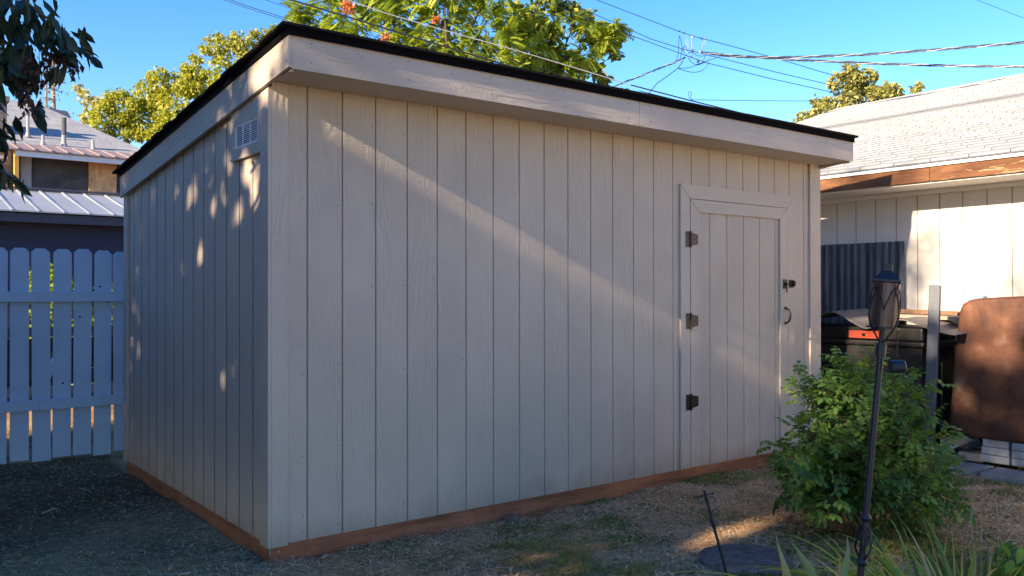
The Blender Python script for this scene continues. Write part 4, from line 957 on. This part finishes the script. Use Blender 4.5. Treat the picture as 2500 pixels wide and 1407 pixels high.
for k in range(4):
    w=rad(20)+k*math.pi/2; cx,cy=math.cos(w),math.sin(w)
    m.tube([TL(0,.02),TL(.048*cx,.076,.048*cy)],.0024,5)
    pts=[]
    for (r,s) in((.055,.228),(.048,.212),(.040,.198),(.046,.185),(.056,.165),(.062,.140),(.062,.115),(.057,.095),(.049,.078)): pts.append(TL(r*cx,s,r*cy))
    m.tube(pts,.0028,5)
    pts=[]                      # crossed hoops over the burner
    for i in range(13):
        t=-1+2*i/12; ww=w+t*.8; s=.208-.075*abs(t)**1.7; pts.append(TL(.0465*math.cos(ww),s,.0465*math.sin(ww)))
    m.tube(pts,.0022,5)
m.build('frame',M_torch,torch)
m=MB(); m.tube([TL(0,.081),TL(0,.222)],[.043,.041],n); m.build('burner_can',plain('brown_can',(.11,.07,.058),.35,.5,scale=10,var=.3),torch,smooth=False)
m=MB(); w0=rad(20)
def sq(h,s): return [TL(h*1.2*math.cos(w0+k*math.pi/2),s,h*1.2*math.sin(w0+k*math.pi/2)) for k in range(4)]
for h0,s0,h1,s1 in((.051,.226,.051,.233),(.046,.2335,.017,.262),(.0155,.2625,.0155,.284)):
    A,B=sq(h0,s0),sq(h1,s1); m.hexa(A+B)
m.build('cap',M_torch,torch)
m=MB(); top=at(2193,700,DT-.03); z=top.copy()
nl=22
bot=at(2190,872,DT-.03)
for i in range(nl):
    p=top.lerp(bot,(i+.5)/nl); q=(bot-top).length/nl; ax=(R0 if i%2 else F_); pts=[p+ax*.0030*math.cos(t)-U0*q*.62*math.sin(t) for t in np.linspace(0,2*math.pi,9)]; m.tube(pts,.0010,4,False)
m.build('chain',M_torch,torch)
m=MB(); p=at(2190,895,DT-.03); m.tube([p-R0*.022-U0*.001,p+R0*.019,p+R0*.024],[.021,.0215,.017],16); m.build('snuffer_cup',M_torch,torch,smooth=False)
# ------------------------------------------------------------------ SMALL STAKE
q0=on(1785,1420,2,0.0); q0=at(1787,1425,4.0); q0.z=0
s0=at(1722,1208,4.0); ax=(s0-q0).normalized()
st=empty('garden_stake',q0,'short leaning black metal stake with small scrolled top','stake')
m=MB(); m.tube([q0-ax*.03,s0+ax*.02],.0065,8); m.tube([q0+ax*.32,q0+ax*.345,q0+ax*.37],[.008,.011,.008],8); m.build('rod',M_torch,st)
m=MB(); hb=at(1692,1215,3.98); he=at(1744,1203,4.02); m.obox((hb+he)/2,(he-hb)/2,F_*.008,U0*.0022); m.build('top_bar',M_torch,st)
for sx in(1,-1):
    for s,r in((-.028,.019),(-.085,.017)):
        m=MB()
        cc=s0+ax*s+R0*sx*.026; pts=[]
        for i in range(16):
            t=i/15; w=t*math.pi*1.6; rr=r*(1-.35*t); pts.append(cc+R0*sx*(-rr*math.cos(w))+U0*(rr*math.sin(w)))
        m.tube([s0+ax*s]+pts,.0022,5); m.build('scroll',M_torch,st)
# ------------------------------------------------------------------ foreground plants
def blade(L_v,pts,w,var):
    L_v.append((pts,w,var))
def blades_mesh(name,items,mat,parent):
    V=[];F=[];VA=[];S=[]
    for pts,w,var in items:
        pts=[Vector(p) for p in pts]; n=len(pts); b0=len(V); view=Vector((random.uniform(-.6,.6),random.uniform(-.6,.6),0))+F_
        for i,p in enumerate(pts):
            t=i/(n-1); d=(pts[min(i+1,n-1)]-pts[max(i-1,0)]).normalized(); s=d.cross(view).normalized(); ww=w*(1-t**2.4)*(.75+.5*math.sin(math.pi*min(1,t*1.1)))/1.0
            ww=max(ww,.0004); fold=d.cross(s)*ww*.25
            V+= [p-s*ww/2,p+fold,p+s*ww/2]; VA+=[var+ (.35*max(0,t-.85)/.15 if var>.5 else 0)]*3
        for i in range(n-1):
            for k in(0,1): F+=[b0+i*3+k,b0+i*3+k+1,b0+(i+1)*3+k+1,b0+(i+1)*3+k]; S.append(4)
    return mesh_np(name,np.array([tuple(v) for v in V]),np.array(F),np.array(S),np.array(VA),mat,parent)
def curve(x0,y0,x1,y1,D,bow,n=9,D2=None):
    """blade from a foot (extended down to the ground) to a tip"""
    p,q=at(x0,y0,D),at(x1,y1,D2 or D); out=[]
    foot=Vector((p.x+(p.x-q.x)*.15,p.y+(p.y-q.y)*.15,-.01)); 
    for i in range(4): out.append(foot.lerp(p,i/4))
    for i in range(n): t=i/(n-1); out.append(p.lerp(q,t)+R0*bow*math.sin(math.pi*t)*.5)
    return out
ir=empty('iris_plant',Vector((at(1960,1407,2.7).x,at(1960,1407,2.7).y,0)),'pale green iris with broad pointed blades at the bottom edge','plant','iris plants at the bottom edge')
it=[]
it.append((curve(1985,1407,1925,1316,2.7,.012),.024,.45)); it.append((curve(1925,1407,1893,1303,2.7,-.006),.016,.75)); it.append((curve(1990,1420,1945,1370,2.75,.02),.02,.25)); it.append((curve(1915,1407,1897,1330,2.72,.006),.010,.85))
blades_mesh('leaves',it,L_iris,ir)
ir2=empty('iris_plant',Vector((at(2060,1407,2.7).x,at(2060,1407,2.7).y,0)),'single upright iris blade with a brown papery tip beside the torch pole','plant','iris plants at the bottom edge')
blades_mesh('leaves',[(curve(2058,1407,2068,1306,2.7,.016),.024,.55),(curve(2056,1420,2052,1352,2.72,-.01),.010,.9)],L_iris,ir2)
# strap leaved clump
cc=at(2350,1407,3.05); cl=empty('daylily_clump',(cc.x,cc.y,0),'arching clump of narrow yellow green strap leaves at lower right','plant'); it=[]
for k in range(300):
    ang=random.uniform(0,6.28); sp_=random.uniform(.0,.33); bx=cc.x+math.cos(ang)*sp_; by=cc.y+math.sin(ang)*sp_
    ln=random.uniform(.34,.66); o_=Vector((math.cos(ang+random.uniform(-.9,.9)),math.sin(ang+random.uniform(-.9,.9)),0)); reach=random.uniform(.35,.95)
    pts=[]
    for i in range(10):
        t=i/9; pts.append(Vector((bx,by,0))+o_*ln*reach*t**1.5+Vector((0,0,1))*ln*(1.05*t-.42*reach*1.3*t**3))
    it.append((pts,random.uniform(.008,.019),random.choice([.1,.3,.5,.6,.7,.85,.98]) if random.random()<.6 else random.uniform(.2,.8)))
blades_mesh('leaves',it,L_lily,cl)
c2=at(2480,1407,3.0); it=[]; cl2=empty('broadleaf_plant',(c2.x,c2.y,0),'low green plant with wide leaves at the bottom right corner','plant'); L=Leaves()
for k in range(60):
    p=at(random.uniform(2430,2530),random.uniform(1330,1420),3.1+random.uniform(-.15,.15)); L.add([tuple(p)],rdir(1,.3)[0],rdir(1,.8)[0],random.uniform(.05,.09),random.uniform(.02,.035),random.uniform(.3,.8))
L.build('leaves',L_rose,cl2,hi=True)
m=MB()
for k in range(12): p=at(random.uniform(2440,2520),1350,3.1); m.tube([(p.x,p.y,-.01),p],.003,4)
m.build('stem',plain('green_stem',(.07,.12,.03),.6),cl2)
# dry stalks
ds=empty('dry_stalks',Vector((at(2420,1300,3.6).x,at(2420,1300,3.6).y,0)),'thin bare dry stalks standing behind the strap leaved clump','stalks'); m=MB()
for (x0,y0,x1,y1) in((2375,1330,2372,1230),(2372,1260,2415,1203),(2437,1300,2430,1200),(2430,1290,2465,1215),(2465,1215,2470,1205),(2440,1275,2490,1225),(2350,1340,2338,1280),(2395,1330,2395,1250),(2413,1340,2418,1330)):
    p,q=at(x0,y0,3.6),at(x1,y1,3.6); pts=[p,p.lerp(q,.5)+R0*random.uniform(-.006,.006),q]
    if y0>1290: pts=[Vector((p.x,p.y,0))]+pts
    m.tube(pts,[.0022]*(len(pts)-1)+[.001],4,False)
m.build('stalk',plain('dry_stalk_tan',(.36,.28,.19),.8),ds)
# ------------------------------------------------------------------ OVERHEAD WIRES
def ext(a,b,t): return (a[0]+(b[0]-a[0])*t,a[1]+(b[1]-a[1])*t)
def wire(pts,D,r,mat,label,group='overhead power lines',name='power_line',cat='cable',sag=0,D2=None):
    D2=D2 or D; n=len(pts); P=[at(x,y,D+(D2-D)*i/(n-1)) for i,(x,y) in enumerate(pts)]
    Q=[]
    for i in range(n-1):
        for k in range(6):
            Q.append(P[i].lerp(P[i+1],k/6))
    Q.append(P[-1])
    m=MB(); m.tube(Q,r,5); o=m.build(name,mat); origin(o,Q[0]); return tag(o,label,cat,group)
wire([(350,-75),(600,14),(720,52),(900,112)],14,.006,M_cable,'upper of the two thin lines passing over the near corner of the shed roof')
wire([(350,-68),(600,19),(720,57),(900,117)],14.05,.005,M_cable,'lower of the two thin lines passing over the near corner of the shed roof')
wire([(500,-47),(648,0),(880,78),(1280,215)],14.2,.0045,M_cable,'thin line crossing the feather leaved tree just left of the thick cable')
wire([(520,-60),(674,-4),(900,72),(1250,190)],14.3,.0045,M_cable,'thin line between thin left line and thick cable')
wire([(480,-62),(704,-2),(1000,88),(1280,173),(1450,226),(1600,272)],13.2,.015,M_cable,'thick black cable crossing in front of the feather leaved tree')
wire([(560,-62),(772,0),(1000,70),(1250,148),(1500,222)],14.4,.0045,M_cable,'thin line just right of the thick black cable')
wire([(700,-45),(848,0),(940,32),(1080,73),(1280,129),(1450,180),(1560,214)],13.6,.0075,M_cablel,'pale bare cable crossing in front of the trees')
wire([(1540,208),(1682,245),(1800,274),(1937,305),(2100,345)],13.6,.011,M_cable,'black cable running just above the shed roof toward the white house')
wire([(1560,222),(1682,252),(1800,280),(1937,310)],13.7,.006,M_cable,'thin cable just below the black cable above the shed roof')
wire([(1300,-24),(1388,8),(1500,56),(1590,96),(1660,118),(1761,143),(1900,178),(2016,205),(2150,238)],15,.0065,M_cable,'middle line through the cable junction')
wire([(1300,-62),(1456,0),(1600,55),(1657,77),(1690,88),(1800,117),(1920,150),(2012,178),(2150,214)],15,.0065,M_cable,'top line through the cable junction')
wire([(1300,-8),(1400,32),(1532,84),(1664,132),(1726,154),(1880,192),(2016,222),(2150,258)],15,.0065,M_cable,'bottom line through the cable junction')
wire([(1686,244),(1820,246),(1954,247),(2060,248),(2200,250)],16,.0055,M_cable,'level thin wire behind the olive tree')
wire([(2250,-52),(2384,0),(2500,45),(2600,85)],15,.004,M_cable,'thin lone wire at the upper right corner')
def twisted(pts,D,label,pitch=60,r=.0075,amp=.012,D2=None):
    n=len(pts); D2=D2 or D; P=[at(x,y,D+(D2-D)*i/(n-1)) for i,(x,y) in enumerate(pts)]; Q=[]
    for i in range(n-1):
        for k in range(16): Q.append(P[i].lerp(P[i+1],k/16))
    Q.append(P[-1]); o=empty('service_cable',Q[0],label,'cable','twisted service cables')
    L=[0]; 
    for i in range(1,len(Q)): L.append(L[-1]+(Q[i]-Q[i-1]).length)
    for j,mat in((0,M_cable),(1,M_cablel),(2,M_cable)):
        m=MB(); pts_=[Q[i]+(U0*math.cos(L[i]*2*math.pi/.62+j*2.09)+F_*math.sin(L[i]*2*math.pi/.62+j*2.09))*amp for i in range(len(Q))]; m.tube(pts_,r if j!=1 else r*.7,5); m.build('strand',mat,o)
twisted([(1712,128),(1780,138),(1840,140),(1940,140),(2104,134),(2280,122),(2500,104),(2700,84)],14.6,'upper twisted service cable running right from the junction',D2=11,r=.0085)
twisted([(1735,132),(1830,139),(1950,147),(2148,156),(2320,161),(2500,163),(2700,163)],14.6,'lower twisted service cable running right from the junction',D2=11,r=.0085)
twisted([(1673,141),(1650,152),(1620,163),(1580,180),(1532,198),(1492,216),(1400,250)],15,'twisted service drop running down left from the junction',D2=16,r=.007)
wire([(1668,148),(1655,167),(1630,186),(1605,203),(1580,233),(1550,262)],15,.0075,M_cable,'single dark drop cable running down from the junction','overhead power lines','service_drop')
# junction: splice loops, insulators
j=empty('cable_junction',at(1690,120,15),'tangle of splice loops and clamps where the overhead lines meet','cable junction')
def loop(pts,mat=M_cable,r=.0055,name='jumper_wire',parent=None):
    P=[at(x,y,15+(k%2)*.03) for k,(x,y) in enumerate(pts)]; Q=[]
    n=len(P)
    for i in range(n-1):   # catmull-rom
        p0,p1,p2,p3=P[max(i-1,0)],P[i],P[i+1],P[min(i+2,n-1)]
        for k in range(5):
            t=k/5; Q.append(.5*((2*p1)+(p2-p0)*t+(2*p0-5*p1+4*p2-p3)*t*t+(3*p1-p0-3*p2+p3)*t**3))
    Q.append(P[-1]); m=MB(); m.tube(Q,r,5); m.build(name,mat,parent or j)
loop([(1650,152),(1656,130),(1657,105),(1659,88),(1663,102),(1667,118),(1673,112),(1680,128),(1690,126)])
loop([(1660,146),(1664,128),(1665,120),(1672,130),(1678,138)])
loop([(1680,140),(1688,152),(1700,158),(1715,152),(1721,136)]); loop([(1655,167),(1680,166),(1700,160),(1722,152),(1737,136)])
loop([(1655,167),(1675,174),(1695,177),(1715,172),(1728,158),(1731,153)]); loop([(1692,130),(1705,137),(1725,136)])
loop([(1712,128),(1735,129),(1752,130),(1760,136),(1766,137)]); loop([(1700,158),(1730,148),(1758,138)])
loop([(1673,82),(1675,100),(1675,125),(1672,142)],M_cablel,.005); loop([(1677,84),(1680,105),(1679,130)],M_cablel,.005)
loop([(1711,94),(1719,93),(1721,103),(1716,117),(1709,128)],M_cablel,.005); loop([(1711,95),(1716,100),(1714,115),(1707,128)],M_cablel,.005)
loop([(1689,95),(1690,122)],M_cablel,.008,'drop_rod'); loop([(1690,130),(1696,142),(1702,148)],M_cablel,.005)
for (x,y,mt,r) in((1690,92,M_cablel,.022),(1690,125,M_cable,.024),(1704,150,M_cable,.024),(1659,76,M_cable,.014),(1670,81,M_cable,.014),(1711,94,M_cable,.014),(1709,129,M_cablel,.016),(1687,139,M_cable,.015)):
    m=MB(); p=at(x,y,15); m.tube([p-U0*r*1.2,p-U0*r*.4,p+U0*r*.4,p+U0*r*1.2],[r*.5,r,r,r*.5],8); m.build('clamp',mt,j)
cu=empty('wire_curl',at(1686,244,16),'small loose curl of wire above the end of the level wire','wire')
loop([(1684,247),(1690,243),(1684,238),(1680,230),(1684,224),(1688,228),(1686,236),(1681,241)],M_cable,.005,'curl',cu)
for c_ in cu.children: c_.matrix_parent_inverse=Matrix.Translation(-cu.location)
# ------------------------------------------------------------------ LIGHT
EL=22.3; G5=5.0
d=Vector((math.cos(rad(G5))*math.cos(rad(EL)),math.sin(rad(G5))*math.cos(rad(EL)),-math.sin(rad(EL))))
sl_=bpy.data.lights.new('sun','SUN'); sl_.energy=3.3; sl_.angle=rad(.9); sl_.color=(1,.89,.74); so=bpy.data.objects.new('sun',sl_); COL.objects.link(so); so.rotation_euler=d.to_track_quat('-Z','Y').to_euler()
w=bpy.data.worlds.new('World'); sc.world=w; w.use_nodes=True; n=w.node_tree; bg=n.nodes['Background']
sk=n.nodes.new('ShaderNodeTexSky'); sk.sky_type='NISHITA'; sk.sun_disc=False; sk.sun_elevation=rad(EL); sk.sun_rotation=math.atan2(-d.x,-d.y); sk.air_density=1.0; sk.dust_density=.25; sk.ozone_density=4.0; sk.altitude=300
hs=n.nodes.new('ShaderNodeHueSaturation'); hs.inputs['Hue'].default_value=.511; hs.inputs['Saturation'].default_value=1.3; n.links.new(sk.outputs[0],hs.inputs['Color']); n.links.new(hs.outputs[0],bg.inputs[0]); bg.inputs[1].default_value=.098
cam=bpy.data.cameras.new('camera'); co=bpy.data.objects.new('camera',cam); COL.objects.link(co); cam.sensor_width=36; cam.lens=FPX/2500*36; cam.clip_end=2000; cam.clip_start=.05
co.matrix_world=Matrix.Translation(CAM)@Matrix((R_,U_,-F_)).transposed().to_4x4(); sc.camera=co
sc.view_settings.view_transform='Standard'; sc.view_settings.look='None'; sc.view_settings.exposure=2.0; sc.view_settings.gamma=1; sc.view_settings.use_white_balance=True; sc.view_settings.white_balance_temperature=7900; sc.view_settings.white_balance_tint=13
